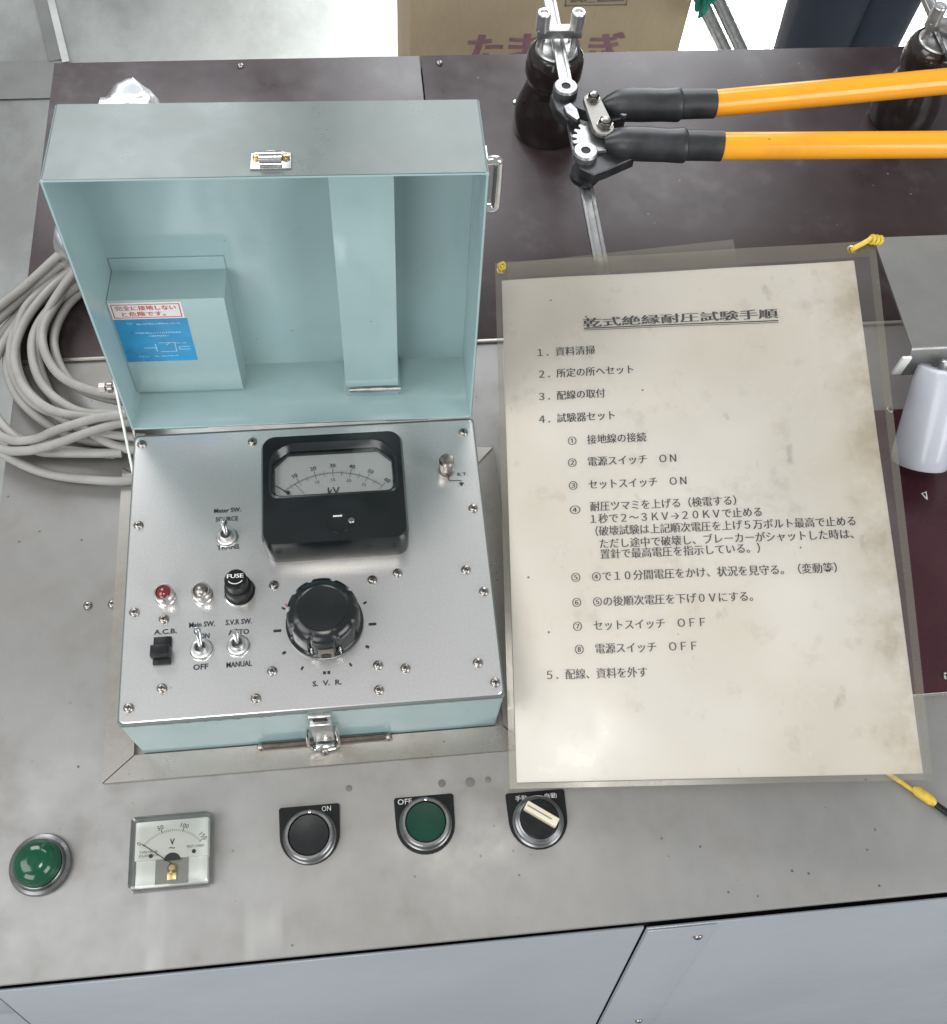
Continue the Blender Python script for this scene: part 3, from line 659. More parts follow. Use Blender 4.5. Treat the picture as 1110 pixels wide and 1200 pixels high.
# ---- lid (local: x across, y up the lid, z out of the lid's mouth; back panel at z=-54)
la_, lt_ = math.radians(84.4), math.radians(-1.0)
ex = Vector((math.cos(lt_), math.sin(lt_), 0)); ey = Vector((-math.sin(lt_), math.cos(lt_), 0)); ez = Vector((0, 0, 1))
lu = ey * math.cos(la_) + ez * math.sin(la_); ln_ = -(ey * math.sin(la_) - ez * math.cos(la_)); LO = Vector((-140.9, 343.9, 62))
LM = Matrix(((ex.x, lu.x, ln_.x, LO.x), (ex.y, lu.y, ln_.y, LO.y), (ex.z, lu.z, ln_.z, LO.z), (0, 0, 0, 1)))
LW, LH, LD = 202.5, 183.0, 54.0
b = B()
# one folded sheet: outer skin + inner skin lofted round the mouth
def lidloop(o, z, yb): return rrect(o, LW - o, yb + o, LH - o, 1.6 if o < .5 else .9, 3)
loft(b, [(lidloop(0, 0, -5.5 * 0), -LD), (lidloop(0, 0, 0), -.3), (lidloop(.35, 0, 0), 0), (lidloop(1.3, 0, 0), 0), (lidloop(1.5, 0, 0), -.4), (lidloop(1.5, 0, 0), -LD + 1.4)])
for v in b.verts:
    if v.co.z < -20 and v.co.y < 20: v.co.y += -5.8
for f in b.faces:
    c_ = f.calc_center_median()
    f.material_index = 0
b.normal_update()
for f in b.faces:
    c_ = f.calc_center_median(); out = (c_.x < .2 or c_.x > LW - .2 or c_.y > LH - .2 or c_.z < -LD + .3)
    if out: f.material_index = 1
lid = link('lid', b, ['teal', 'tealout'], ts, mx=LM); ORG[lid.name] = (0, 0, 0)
def lk(name, b, mat, par=None, **k): return link(name, b, mat, par or lid, **k)
# document pocket
b = B()
box(b, 1.8, 64.5, 76.8, 87, -52.6, -51.6, .2)
def pk(x1, y0, y1, z): return rrect(1.7, x1, y0, y1, .5, 2)
b2 = [(1.7, -3.5), (64.5, -3.5), (64.5, 78.2), (1.7, 78.2)]
v = {}
prof = [(-52.4, 77.6), (-27.2, 79.6), (-26.2, 78.6), (-26.2, 4.5), (-30.5, -2.8), (-52.4, -4.4)]
prev = None
L_, R_ = [], []
for z, y in prof: L_.append(b.verts.new((1.8, y, z))); R_.append(b.verts.new((64.8, y, z)))
for i in range(len(prof) - 1): b.faces.new((L_[i], L_[i + 1], R_[i + 1], R_[i]))
b.faces.new(R_); b.faces.new(L_[::-1])
pocket = lk('document_pocket', b, 'teal')
# warning sticker on the pocket
b = B(); quad(b, 2.4, 41.4, 66.2, 79.0, -26.05, 0); quad(b, 2.4, 42.4, 31.0, 66.0, -26.05, 1)
st = lk('sticker', b, ['stickerwhite', 'stickerblue'], pocket)
b = B(); zz = -25.95
for (x0, x1, y0, y1) in ((3.4, 40.2, 77.2, 77.7), (3.4, 40.2, 67.2, 67.7), (3.4, 3.9, 67.2, 77.7), (39.7, 40.2, 67.2, 77.7)): quad(b, x0, x1, y0, y1, zz)
text(b, '完全に接地しない', 5.4, 73.0, 32.5, 3.6, z=zz, bold=.25); text(b, 'と危険です。', 8.0, 68.4, 23.5, 3.6, z=zz, bold=.25)
lk('sticker_red_print', b, 'redink', pocket)
b = B()
def squig(x, y, n, w, h, gap=.28):
    for i in range(n):
        for _ in range(3):
            if random.random() < .5: quad(b, x, x + w * (1 - gap), y + h * random.random() * .8, y + h * random.random() * .2 + h * .25, zz)
            else:
                q = x + random.random() * w * .6; quad(b, q, q + w * .16, y, y + h * (.6 + .4 * random.random()), zz)
        x += w
squig(9, 62.4, 3, 1.0, 1.2); squig(14, 61.6, 22, 1.1, 1.6); squig(12, 54.4, 24, 1.05, 1.5); squig(19, 51.8, 10, 1.1, 1.5); squig(32, 45.6, 7, 1.0, 1.2); squig(10, 35.0, 6, 1.0, 1.2); squig(19, 35.0, 9, 1.5, 1.2)
for (xa, ya, xb, yb) in ((14, 42.6, 21, 42.6), (21, 39.4, 21, 46), (23, 46.6, 32, 46.6), (23, 39.2, 32, 39.2), (32, 39.2, 32, 46.6), (34, 43, 40, 43), (34, 40.8, 40, 40.8), (34, 40.8, 34, 43), (27, 44.6, 29, 46.2)): stroke(b, xa, ya, xb, yb, .35, zz)
lk('sticker_pale_print', b, 'paleink', pocket)
# strip plate, its hinge and lower leaf
b = B(); box(b, 127.2, 158.8, 15.5, 181.2, -20.9, -20, .25); strip = lk('retaining_plate', b, 'teal')
b = B(); box(b, 127.2, 158.8, 8.4, 15.0, -21.6, -20.6, .25); lk('plate_lip', b, 'teal', strip)
b = B(); tube(b, [(129.0, 5.6, -20.2), (160.2, 5.6, -20.2)], 1.5, 12); tube(b, [(136, 5.6, -20.2), (149.5, 5.6, -20.2)], 1.9, 12); lk('hinge_pin', b, 'dullmetal', strip)
b = B(); box(b, 128, 159, -1.0, 4.4, -22, -21.2, .2); lk('hinge_leaf', b, 'teal', strip)
b = B(); box(b, 125.8, 160.2, -2.2, .6, -53, -22.4, .3); lk('plate_bracket', b, 'teal', strip)
# catch on the lid's front rim wall
b = B(); prism(b, [(93.2, 4.0), (111.8, 4.0), (111.8, 14.6), (107, 16.4), (102.5, 17.0), (98, 16.4), (93.2, 14.6)], 0, 1.0, .3)
bmesh.ops.transform(b, matrix=Matrix(((1, 0, 0, 0), (0, 0, 1, LH), (0, -1, 0, 0), (0, 0, 0, 1))), verts=b.verts[:])
catch = lk('catch', b, 'chrome')
b = B(); tube(b, [(97.4, LH + 3.0, -8.6), (107.6, LH + 3.0, -8.6)], 3.2, 16); lk('catch_hook', b, 'chrome', catch)
for x in (95.9, 109.2):
    b = B(); lathe(b, [(2.0, 0), (2.0, .8), (1.2, 1.4), (0, 1.6)], 14, mx=Matrix.Translation((x, LH + 1.0, -11.4)) @ Matrix.Rotation(-PI / 2, 4, 'X')); lk('rivet', b, 'brass', catch)
# carrying hook on the lid's right side wall
b = B(); pts = catmull([(LW + 1, 172, -22), (LW + 6.5, 172, -22), (LW + 7.2, 168, -22), (LW + 7.2, 148, -22), (LW + 6.5, 143.5, -22), (LW + 1, 143.5, -22)], 6)
tube(b, pts, 2.3, 12); lk('side_handle', b, 'chrome')
b = B(); box(b, LW, LW + 1.4, 166, 177, -27, -17, .4); lk('handle_plate', b, 'chrome')
# lid hinges
for x in (18, 150):
    b = B(); tube(b, [(x, -2.2, -4), (x + 26, -2.2, -4)], 2.0, 12); lk('lid_hinge', b, 'teal')
# folding stay at the left
b = B(); P0, P1 = Vector((-153.8, 383, 60)), Vector((-141.6, 300, 12))
dirv = (P1 - P0).normalized(); side = Vector((1, 0, 0)); q = Matrix.Translation((P0 + P1) / 2) @ dirv.to_track_quat('Y', 'X').to_matrix().to_4x4()
Ln = (P1 - P0).length / 2; box(b, -1.7, 1.7, -Ln - 4, Ln + 4, -.7, .7, .2, mx=q); sty = link('lid_stay', b, 'whiteplate', ts)
b = B(); P2 = P0 + Vector((1, -4, -3)); tube(b, [P2 + Vector((-9, 0, 0)), P2 + Vector((9, 0, 0))], 1.5, 10); tube(b, [P2 + Vector((-10, 0, 0)), P2 + Vector((-6.5, 0, 0))], 3.2, 6); tube(b, [P2 + Vector((-5, 0, 0)), P2 + Vector((-2.4, 0, 0))], 3.4, 16); link('stay_bolt', b, 'nickel', sty).location = to
b = B(); tube(b, [(-146, 372, 66), (-139.4, 340, 57)], .8, 8); link('stay_link', b, 'nickel', sty).location = to

# ================================================================== INSTRUCTION SHEET
SM = Matrix(((.98546, .06378, -.1575, 69.2), (-.09314, .97799, -.18669, 129.1), (.14212, .19864, .96971, 14.7), (0, 0, 0, 1)))
sh = root('instruction_sheet', None, 'laminated yellowed sheet of Japanese test instructions leaning across the desk', 'instruction sheet', mx=SM)
SW, SHh = 220.2, 310.8
def wavy(u, v): return 1.0 * math.sin(v / 95 + .6) + .8 * math.sin(u / 70 + 1) + .5 * math.sin((u + v) / 38) + .3 * math.sin((u * 1.4 - v) / 24)
def sheet_grid(x0, x1, y0, y1, z, nx=36, ny=48, skip=None):
    b = B(); vs = [[b.verts.new((x0 + (x1 - x0) * i / nx, y0 + (y1 - y0) * j / ny, 0)) for i in range(nx + 1)] for j in range(ny + 1)]
    for r_ in vs:
        for v_ in r_: v_.co.z = z + wavy(v_.co.x, v_.co.y)
    for j in range(ny):
        for i in range(nx): b.faces.new((vs[j][i], vs[j][i + 1], vs[j + 1][i + 1], vs[j + 1][i]))
    return b
def thicken(b, t):
    r_ = bmesh.ops.extrude_face_region(b, geom=b.faces[:]); bmesh.ops.translate(b, vec=(0, 0, t), verts=[g_ for g_ in r_['geom'] if isinstance(g_, bmesh.types.BMVert)])
    bmesh.ops.recalc_face_normals(b, faces=b.faces[:])
b = sheet_grid(0, SW, 0, SHh, 0); link('paper', b, 'paper', sh)
b = sheet_grid(-4.0, 228.5, -3.4, 323.6, .45); 
for v_ in b.verts:   # the pouch is slightly out of square
    if v_.co.x > 220: v_.co.x += -3.6 + (v_.co.y / 324) * 9.6
film = link('laminate_film', b, 'film', sh)
b = B()
def strip_edge(p0, p1, wdt):
    n = 30
    for i in range(n):
        a = Vector(p0).lerp(Vector(p1), i / n); c_ = Vector(p0).lerp(Vector(p1), (i + 1) / n); d = (c_ - a).normalized(); nn = Vector((-d.y, d.x)) * wdt
        q_ = [a, c_, c_ + nn, a + nn]
        b.faces.new([b.verts.new((k_.x, k_.y, wavy(k_.x, k_.y) + .5)) for k_ in q_])
strip_edge((-4, -3.4), (224.9, -3.4), 2.8); strip_edge((224.9, -3.4), (234.4, 323.6), 4.5); strip_edge((234, 323.6), (-4, 323.6), 11); strip_edge((-4, 323.6), (-4, -3.4), 3.6)
M['filmedge'] = clear('yellowed_film_edge', (.90, .885, .82), .07, .18, .12, (.46, .43, .34)); 
link('film_edge', b, 'filmedge', sh)
b = B()
LINES = [("１．資料清掃", 21.0, 56.4, 259.0), ("２．所定の所へセット", 21.5, 79.2, 244.5), ("３．配線の取付", 20.9, 61.2, 229.7), ("４．試験器セット", 20.4, 66.1, 214.8),
         ("①　接地線の接続", 37.4, 84.2, 199.8), ("②　電源スイッチ　ＯＮ", 36.8, 101.0, 185.8), ("③　セットスイッチ　ＯＮ", 36.7, 106.0, 171.4), ("④", 36.5, 42.6, 156.6),
         ("耐圧ツマミを上げる（検電する）", 48.7, 133.8, 157.7), ("１秒で２～３ＫＶ→２０ＫＶで止める", 48.4, 147.9, 150.1), ("（破壊試験は上記順次電圧を上げ５万ボルト最高で止める", 51.0, 200.8, 142.6),
         ("ただし途中で破壊し、ブレーカーがシャットした時は、", 53.1, 198.8, 134.9), ("置針で最高電圧を指示している。）", 53.2, 144.9, 128.5), ("⑤　④で１０分間電圧をかけ、状況を見守る。（変動等）", 35.6, 187.1, 115.3),
         ("⑥　⑤の後順次電圧を下げ０Ｖにする。", 35.5, 138.4, 100.4), ("⑦　セットスイッチ　ＯＦＦ", 35.3, 110.3, 86.4), ("⑧　電源スイッチ　ＯＦＦ", 35.7, 104.4, 73.0), ("５．配線、資料を外す", 19.0, 75.6, 58.9)]
for s, x0, x1, yc in LINES:
    hgt = 5.9
    text(b, s, x0, yc - 2.35, x1 - x0, z=0, off=-.006, bold=.32, size=6.5) if len(s) > 1 else text(b, s, x0, yc - 2.6, x1 - x0, z=0, size=6.2, bold=.2)
text(b, "乾式絶縁耐圧試験手順", 50.5, 275.2, 119.6, z=0, off=-.004, bold=.75, size=7.0)
for i in range(24):
    xa, xb = 50.5 + 119.7 * i / 24, 50.5 + 119.7 * (i + 1) / 24
    stroke(b, xa, 274.1 - 1.2 * i / 24, xb, 274.1 - 1.2 * (i + 1) / 24, .7, 0); stroke(b, xa, 272.9 - 1.2 * i / 24, xb, 272.9 - 1.2 * (i + 1) / 24, .35, 0)
for v_ in b.verts: v_.co.z += wavy(v_.co.x, v_.co.y) + .20
link('printed_text', b, 'ink', sh)
for u_ in (0, 219.5):
    b = B(); lathe(b, [(3.0, .9), (3.0, 1.4), (1.9, 1.6), (1.6, 1.1)], 18, (u_, 318.0, wavy(u_, 318) - .3)); link('eyelet', b, 'brass', sh)
b = B(); vs_ = [b.verts.new(p) for p in ((4, 300, -2.2), (150, 300, -2.2), (148, 331.5, -2.2), (4, 324, -2.2))]; b.faces.new(vs_); link('spare_film', b, 'filmedge', sh)
def knot(name, base, pts, r, lab, mat='yellow'):
    b = B(); tube(b, catmull(pts, 5), r, 8); o = link(name, b, mat); tagtop(o, lab, 'string'); return o
def Sw(u, v, w): return SM @ Vector((u, v, w))
k = knot('string', None, [Sw(0, 317, 1), Sw(-1.5, 319.5, 3.6), Sw(1.5, 321, 4.2), Sw(2, 318.5, 3.4), Sw(-.5, 317.4, 2.6), Sw(-1, 320.6, 2.2)], 1.15, 'short yellow string knotted through the top left hole of the laminated sheet')
k = knot('string', None, [Sw(219.5, 317.6, .6), Sw(221, 317.8, 2.8), Sw(226, 320.0, 3.6), Sw(231, 322.6, 3.4), Sw(235, 322.8, 3.6), Sw(238, 321.6, 3.4)], 1.6, 'thick yellow string tied through the top right hole of the laminated sheet')
b = B()
for t_ in (0, 1, 2): tube(b, [Sw(231.5 + t_ * 2.2 + 1.2 * math.cos(a), 322.4 - t_ * .5 + 2.4 * math.sin(a), 3.2 + 2.2 * math.cos(a)) for a in [2 * PI * i / 12 for i in range(12)]], 1.0, 6, closed=True)
link('string_wrap', b, 'yellow', k)

# yellow lead at the lower right
b = B(); tube(b, catmull([(284, 122, 3), (294, 113.5, 2), (302, 106.5, 2), (308.2, 101.6, 2.4)], 6), 1.3, 10); yw = link('test_lead', b, 'yellow'); tagtop(yw, 'yellow lead with black plug running off the desk below the laminated sheet', 'lead')
b = B(); tube(b, [(299.6, 109.0, 2.8), (302, 107, 3.4), (308, 101.4, 3.4), (310.6, 99, 2.8)], [1.6, 3.0, 3.0, 1.6], 12); link('sleeve', b, 'yellow', yw)
b = B(); tube(b, [(310.4, 99.2, 2.8), (324, 86, 2.6), (350, 60, 2.6)], 1.9, 12); link('plug', b, 'blackplastic', yw)

# ================================================================== TRAY, PORCELAIN POST
tr = root('metal_tray', (350, 420, 0), 'folded stainless steel tray raised above the desk beyond the sheet\'s top right corner', 'tray')
b = B(); TZ = 72
def slab(b, pts, t):
    f = b.faces.new([b.verts.new(p) for p in pts]); r_ = bmesh.ops.extrude_face_region(b, geom=[f]); bmesh.ops.translate(b, vec=t, verts=[g_ for g_ in r_['geom'] if isinstance(g_, bmesh.types.BMVert)])
prof = [(461, TZ), (371.5, TZ), (369.4, TZ - .5), (368.2, TZ - 2.0), (363.2, 50.5)]
for i in range(len(prof) - 1):
    (ya, za), (yb, zb) = prof[i], prof[i + 1]
xl = lambda y: 346.8
vt = [[b.verts.new((xx, y, z)) for xx in (346.8, 520)] for y, z in prof]
for i in range(len(vt) - 1): b.faces.new((vt[i][0], vt[i][1], vt[i + 1][1], vt[i + 1][0]))
r_ = bmesh.ops.extrude_face_region(b, geom=b.faces[:]); bmesh.ops.translate(b, vec=(0, .6, -1.3), verts=[g_ for g_ in r_['geom'] if isinstance(g_, bmesh.types.BMVert)]); bmesh.ops.recalc_face_normals(b, faces=b.faces[:])
link('tray_sheet', b, 'tray', tr, ang=50)
b = B(); box(b, 339.5, 345.8, 362.5, 364.6, 52.4, 70, .4); link('side_tab', b, 'whiteplate', tr)
for x in (420, 500):
    for y in (380, 452):
        b = B(); box(b, x - 5, x + 5, y - 5, y + 5, 1.6, TZ - 1.4, 1); link('tray_leg', b, 'dullmetal', tr)
b = B(); Lm = Matrix.Translation((362, 316, 12)) @ Vector((9, 50, 60)).to_track_quat('Z', 'X').to_matrix().to_4x4()
lathe(b, [(0, 0), (14, 0), (17.4, 1.2), (18.6, 4), (18.8, 10), (17.4, 62), (16.6, 66), (14.6, 67.4), (10, 67.2), (9.4, 64), (0, 64)], 48, mx=Lm)
pp = link('porcelain_post', b, 'porcelain'); tagtop(pp, 'white glazed porcelain post leaning back under the lip of the stainless tray', 'insulator')
b = B(); lathe(b, [(4, 64), (4, 71), (3, 72), (0, 72)], 16, mx=Lm); link('post_bolt', b, 'dullmetal', pp)

# ================================================================== INSULATORS WITH CLAMPS, BUS BARS
def insulator(x, y, label):
    r0 = root('post_insulator', (x, y, 0), label, 'insulator', 'brown glazed post insulators')
    b = B(); lathe(b, [(0, .8), (25.0, .8), (26.2, 3), (26.2, 16), (25.4, 22), (22.5, 32), (19.8, 41), (18.7, 45), (18.9, 48), (20.6, 51.5), (21.6, 55), (21.6, 67), (20.0, 72), (17.4, 75), (16.6, 74.4), (16, 73.5), (0, 73.5)], 56, (x - .5, y, 0))
    link('porcelain_body', b, 'brown', r0, ang=50)
    b = B(); lathe(b, [(15.8, 73.4), (15.8, 75.4), (14.8, 76.4), (0, 76.8)], 32, (x - .5, y, 0)); link('metal_cap', b, 'dullmetal', r0)
    for sx in (-13, 12):
        b = B(); lathe(b, [(2.5, 70), (2.5, 94)], 16, (x + sx, y + 1, 0)); lathe(b, [(5.1, 91), (5.1, 104.4), (4.6, 105.2), (3.0, 105.2), (2.7, 103.8), (0, 103.8)], 24, (x + sx, y + 1, 0)); link('clamp_bolt', b, 'zincbright', r0, ang=22)
    b = B(); box(b, x - 17, x + 16, y - 3.6, y + 4.4, 86, 92.6, .5); link('clamp_bar', b, 'dullmetal', r0)
    b = B(); pts = catmull([(x - 9, y + 7, 74), (x - 8, y + 8, 81), (x + 8, y + 8, 81), (x + 10, y + 7, 74)], 6); tube(b, pts, 1.1, 8); link('wire_loop', b, 'chrome', r0)
    b = B(); lathe(b, [(0, -1.5), (1.8, -1), (2.4, .6), (0, 1.6)], 12, mx=Matrix.Translation((x - 28.6, y - 4, 30)) @ Matrix.Rotation(PI / 2, 4, 'Y')); link('side_stud', b, 'chrome', r0)
insulator(154.5, 650, 'brown glazed post insulator with two clamp bolts, behind the bolt cutter jaws')
insulator(452, 650, 'brown glazed post insulator behind the orange cutter handles, near the right edge')
def busbar(x, y0, y1, z, lab):
    b = B(); box(b, x - 4.2, x + 4.2, y0, y1, z, z + 4, .5); o = link('bus_bar', b, 'steelbar'); tagtop(o, lab, 'bus bar', 'aluminium bus bars')
    b = B(); box(b, x - 4.6, x - 2.4, y0, y1, z + 3.95, z + 5.2, .3); box(b, x + 2.2, x + 4.6, y0, y1, z + 3.95, z + 5.2, .3); link('bar_edge', b, 'steelbar', o)
busbar(153.8, 420, 880, 78, 'flat aluminium bar clamped on the brown insulator behind the cutter jaws')
busbar(452, 500, 880, 78, 'flat aluminium bar clamped on the brown insulator at the right edge')

# ================================================================== BOLT CUTTER (lies on the two bars)
cu_ = root('bolt_cutter', (165, 545, 84), 'ratchet cable cutter with two orange tubular handles lying across the maroon board', 'cable cutter')
HZ = 98
def handle(p0, p1, p2, lab):
    b = B(); tube(b, [p1, p2], 9.0, 32); h = link('handle', b, 'orange', cu_)
    d = (Vector(p2) - Vector(p1)).normalized(); q0 = Vector(p0); q1 = Vector(p1)
    pts = []; rr = []
    for t_, r_ in ((-.07, 4.6), (-.03, 6.6), (.03, 8.8), (.08, 10.2), (.15, 11.0), (.3, 11.3), (.5, 10.9), (.62, 11.4), (.655, 11.6), (.67, 11.2), (.685, 10.0), (.8, 10.1), (1, 9.9)):
        pts.append(q0.lerp(q1, t_) + Vector((0, .4 * math.sin(t_ * 9), 0))); rr.append(r_)
    pts.append(q1 + d * 1.5); rr.append(9.9)
    b = B(); tube(b, pts, rr, 28); link('rubber_sleeve', b, 'rubber', h).location = [-(q) * S for q in ORG[cu_.name]]
handle((176, 562.5, 99), (247.8, 561.9, 99), (520, 587.5, 99), '')
handle((171, 526, 100), (244.3, 520.6, 100), (520, 512.5, 100), '')
def polyprism(b, pts, z0, z1, bev=.8): prism(b, pts, z0, z1, bev)
b = B(); polyprism(b, [(141, 586), (152, 588), (163, 580), (176, 571), (186, 571), (186, 553), (176, 551), (168, 556), (158, 560), (150, 566), (144, 560), (146, 552), (139, 562), (137, 576)], 89, 97); cj = link('upper_jaw', b, 'forged', cu_)
b = B(); lathe(b, [(8.6, 97.1), (8.6, 101), (7.6, 102.4), (3.2, 102.4), (3.0, 100.5), (0, 100.5)], 32, (147.5, 579, 0), mi=0); link('pivot_washer', b, 'wornsteel', cj).location = [-(q) * S for q in ORG[cu_.name]]
co = [-(q) * S for q in ORG[cu_.name]]
b = B(); lathe(b, [(2.9, 101.0), (2.9, 101.9), (0, 101.9)], 6, (147.5, 579, 0)); link('pivot_socket', b, 'hole', cj).location = co
b = B(); polyprism(b, [(150, 527), (146, 516), (148, 508), (156, 502), (166, 506), (178, 512), (186, 516), (186, 534), (176, 538), (168, 548), (160, 552), (156, 545), (158, 538)], 88.5, 96.5); lj = link('lower_jaw', b, 'forged', cu_)
b = B(); lathe(b, [(8.4, 96.6), (8.4, 100.6), (7.4, 102), (3.2, 102), (3.0, 100.2), (0, 100.2)], 32, (152.4, 518.5, 0)); link('pivot_washer', b, 'wornsteel', lj).location = co
b = B(); lathe(b, [(2.9, 100.6), (2.9, 101.5), (0, 101.5)], 6, (152.4, 518.5, 0)); link('pivot_socket', b, 'hole', lj).location = co
# bare ratchet sector with teeth
pts = []
cx_, cy_ = 163, 531
for i in range(40):
    a = math.radians(95 + 130 * i / 39); r_ = 14.5 if i % 6 in (0, 1, 2) else 17.5; pts.append((cx_ + r_ * math.cos(a), cy_ + r_ * math.sin(a)))
pts += [(cx_ + 5, cy_ - 10), (cx_ + 9, cy_ + 6)]
b = B(); prism(b, pts, 97, 99.6, .3); link('ratchet_sector', b, 'wornsteel', lj).location = co
b = B(); polyprism(b, [(144, 563), (149, 566), (153, 560), (153.5, 551), (151.5, 549), (145, 556)], 97.2, 99.5, .5); link('blade', b, 'wornsteel', cj).location = co
b = B(); polyprism(b, [(181, 573), (190, 573), (193, 566), (190, 554), (184, 551), (177, 556)], 97.2, 101, .8); link('tang', b, 'wornsteel', cj).location = co
b = B(); polyprism(b, [(176, 531), (186, 535), (192, 532), (190, 526), (178, 516)], 97, 101, .8); link('tang', b, 'wornsteel', lj).location = co
# link plate with its two bolts
def capsule(x0, y0, r0, x1, y1, r1, n=12):
    a0 = math.atan2(y1 - y0, x1 - x0); out = []
    for i in range(n + 1): a = a0 + PI / 2 + PI * i / n; out.append((x0 + r0 * math.cos(a), y0 + r0 * math.sin(a)))
    for i in range(n + 1): a = a0 - PI / 2 + PI * i / n; out.append((x1 + r1 * math.cos(a), y1 + r1 * math.sin(a)))
    return out
b = B(); prism(b, capsule(162.5, 561.5, 6.0, 166.2, 535.0, 7.4), 103, 106, .8); lp = link('link_plate', b, 'steelplate', cu_)
for (x, y, r_) in ((163.2, 561.5, 4.0), (167.4, 537.2, 4.8)):
    b = B(); lathe(b, [(r_ * 1.2, 106), (r_ * 1.2, 106.8), (r_, 106.8), (r_, 109)], 6, (x, y, 0)); lathe(b, [(r_ * .72, 109), (r_ * .7, 110.2), (r_ * .45, 110.9), (0, 111)], 18, (x, y, 0)); link('nut', b, 'nickel', lp).location = co
b = B(); lathe(b, [(0, 84), (9.5, 84), (10.4, 86), (10.4, 88.4), (0, 88.4)], 28, (153, 512, 0)); link('head_boss', b, 'forged', cu_)

# ================================================================== CABLE COIL
def coil_loop(pts, z, r=3.7):
    P = catmull([(x, y, z[i] if isinstance(z, list) else z) for i, (x, y) in enumerate(pts)], 9)
    return P
b = B()
loops = [
    ([(-150, 497), (-172, 505), (-191, 494), (-204, 476), (-209, 451), (-201, 425), (-187, 409), (-162, 399), (-140, 398)], 12),
    ([(-150, 508), (-176, 512), (-198, 500), (-216, 473), (-222, 445), (-215, 417), (-194, 396), (-169, 388), (-140, 386)], 8),
    ([(-150, 500), (-180, 516), (-205, 499), (-225, 467), (-231, 435), (-221, 407), (-199, 388), (-161, 381), (-140, 383)], 19),
    ([(-160, 520), (-187, 518), (-208, 503), (-234, 474), (-240, 442), (-231, 411), (-207, 385), (-182, 372), (-150, 368)], 8),
    ([(-168, 530), (-199, 517), (-212, 503), (-236, 480), (-250, 452), (-252, 420), (-240, 392), (-219, 373), (-200, 368), (-165, 362)], 6),
    ([(-185, 525), (-199, 517), (-230, 491), (-256, 466), (-275, 430), (-272, 395), (-245, 373), (-220, 356), (-196, 347), (-160, 342), (-146, 345)], [30, 30, 20, 16, 14, 12, 10, 8, 7, 6, 6]),
    ([(-190, 520), (-206, 510), (-238, 484), (-262, 452), (-268, 415), (-262, 390), (-236, 368), (-218, 361), (-202, 361), (-176, 369), (-158, 374), (-145, 376)], [20, 20, 10, 8, 8, 8, 12, 18, 22, 24, 24, 22]),
    ([(-170, 512), (-190, 500), (-212, 470), (-218, 440), (-208, 408), (-195, 392), (-176, 372), (-158, 362), (-144, 360)], [34, 30, 20, 14, 12, 14, 14, 13, 13]),
]
for pts, z in loops:
    tube(b, coil_loop(pts, z), 2.95, 12)
for k_, (i_, dx, dy, dz) in enumerate(((1, 3, -4, 9), (2, -5, 3, -7), (3, 6, 2, 7), (4, 4, -5, 6), (0, -6, 3, 7), (6, 4, 7, 3))):
    pts, z = loops[i_]; zz_ = [q + dz for q in z] if isinstance(z, list) else z + dz
    tube(b, coil_loop([(x + dx + 2.5 * math.sin(n_ * 1.3 + k_), y + dy + 2.5 * math.cos(n_ * 1.7 + k_)) for n_, (x, y) in enumerate(pts)], zz_), 2.95, 12)
cc = link('cable_coil', b, 'cable'); tagtop(cc, 'coil of thick grey cable on the desk beside the open teal lid', 'cable coil')
# plastic bag behind the lid
b = B(); prism(b, [(-207, 568), (-197, 612), (-184, 655), (-164, 680), (-146, 662), (-141, 620), (-152, 560), (-172, 508), (-192, 496), (-208, 510), (-210, 540)], 2, 44, 12)
bmesh.ops.triangulate(b, faces=b.faces[:]); bmesh.ops.subdivide_edges(b, edges=b.edges[:], cuts=5, use_grid_fill=True)
for v_ in b.verts:
    c_ = v_.co * .03; v_.co += Vector((noise.noise(c_ * 2), noise.noise(c_ * 2 + Vector((9, 0, 0))), noise.noise(c_ * 2.5 + Vector((0, 7, 0))) * 1.6)) * 4.5; v_.co.z = max(v_.co.z, 1.4)
bmesh.ops.smooth_vert(b, verts=b.verts[:], factor=.5); bmesh.ops.smooth_vert(b, verts=b.verts[:], factor=.5); bmesh.ops.smooth_vert(b, verts=b.verts[:], factor=.5)
bg_ = link('plastic_bag', b, 'bag', ang=60); tagtop(bg_, 'crumpled translucent white plastic bag behind the open lid', 'plastic bag')

# ================================================================== BACKGROUND: carton, pipes, person
ct = root('cardboard_box', (300, 1480, FZ), 'brown cardboard onion box with maroon Japanese lettering on the floor behind the desk', 'cardboard box')
b = B(); box(b, 90, 496, 1300, 1620, FZ + 1, -330, 4); link('carton', b, 'carton', ct)
b = B()
TT = Matrix.Translation((0, 1299.2, 0)) @ Matrix.Rotation(PI / 2, 4, 'X')
for i, c_ in enumerate('たまねぎ'): text(b, c_, 176 + i * 60, -474, 51, 51, mx=TT, off=.02, bold=3)
link('printed_name', b, 'cartonink', ct)
b = B()
text(b, '農園産直', 318, -374, 76, 30, mx=TT, off=.012, bold=2)
def rectline(x0, x1, y0, y1, w):
    for (a, c_, d, e_) in ((x0, x1, y0, y0 + w), (x0, x1, y1 - w, y1), (x0, x0 + w, y0, y1), (x1 - w, x1, y0, y1)):
        vs = [b.verts.new(TT @ Vector(p)) for p in ((a, d, 0), (c_, d, 0), (c_, e_, 0), (a, e_, 0))]; b.faces.new(vs)
rectline(310, 400, -379, -338, 2)
link('printed_stamp', b, 'cartongrey', ct)
b = B(); box(b, 91, 495, 1298.9, 1299.7, -352, -331); link('packing_tape', b, 'tape', ct)
b = B(); box(b, 95, 491, 1302, 1330, -329.5, -327.5, .5); link('carton_flap', b, 'carton', ct)
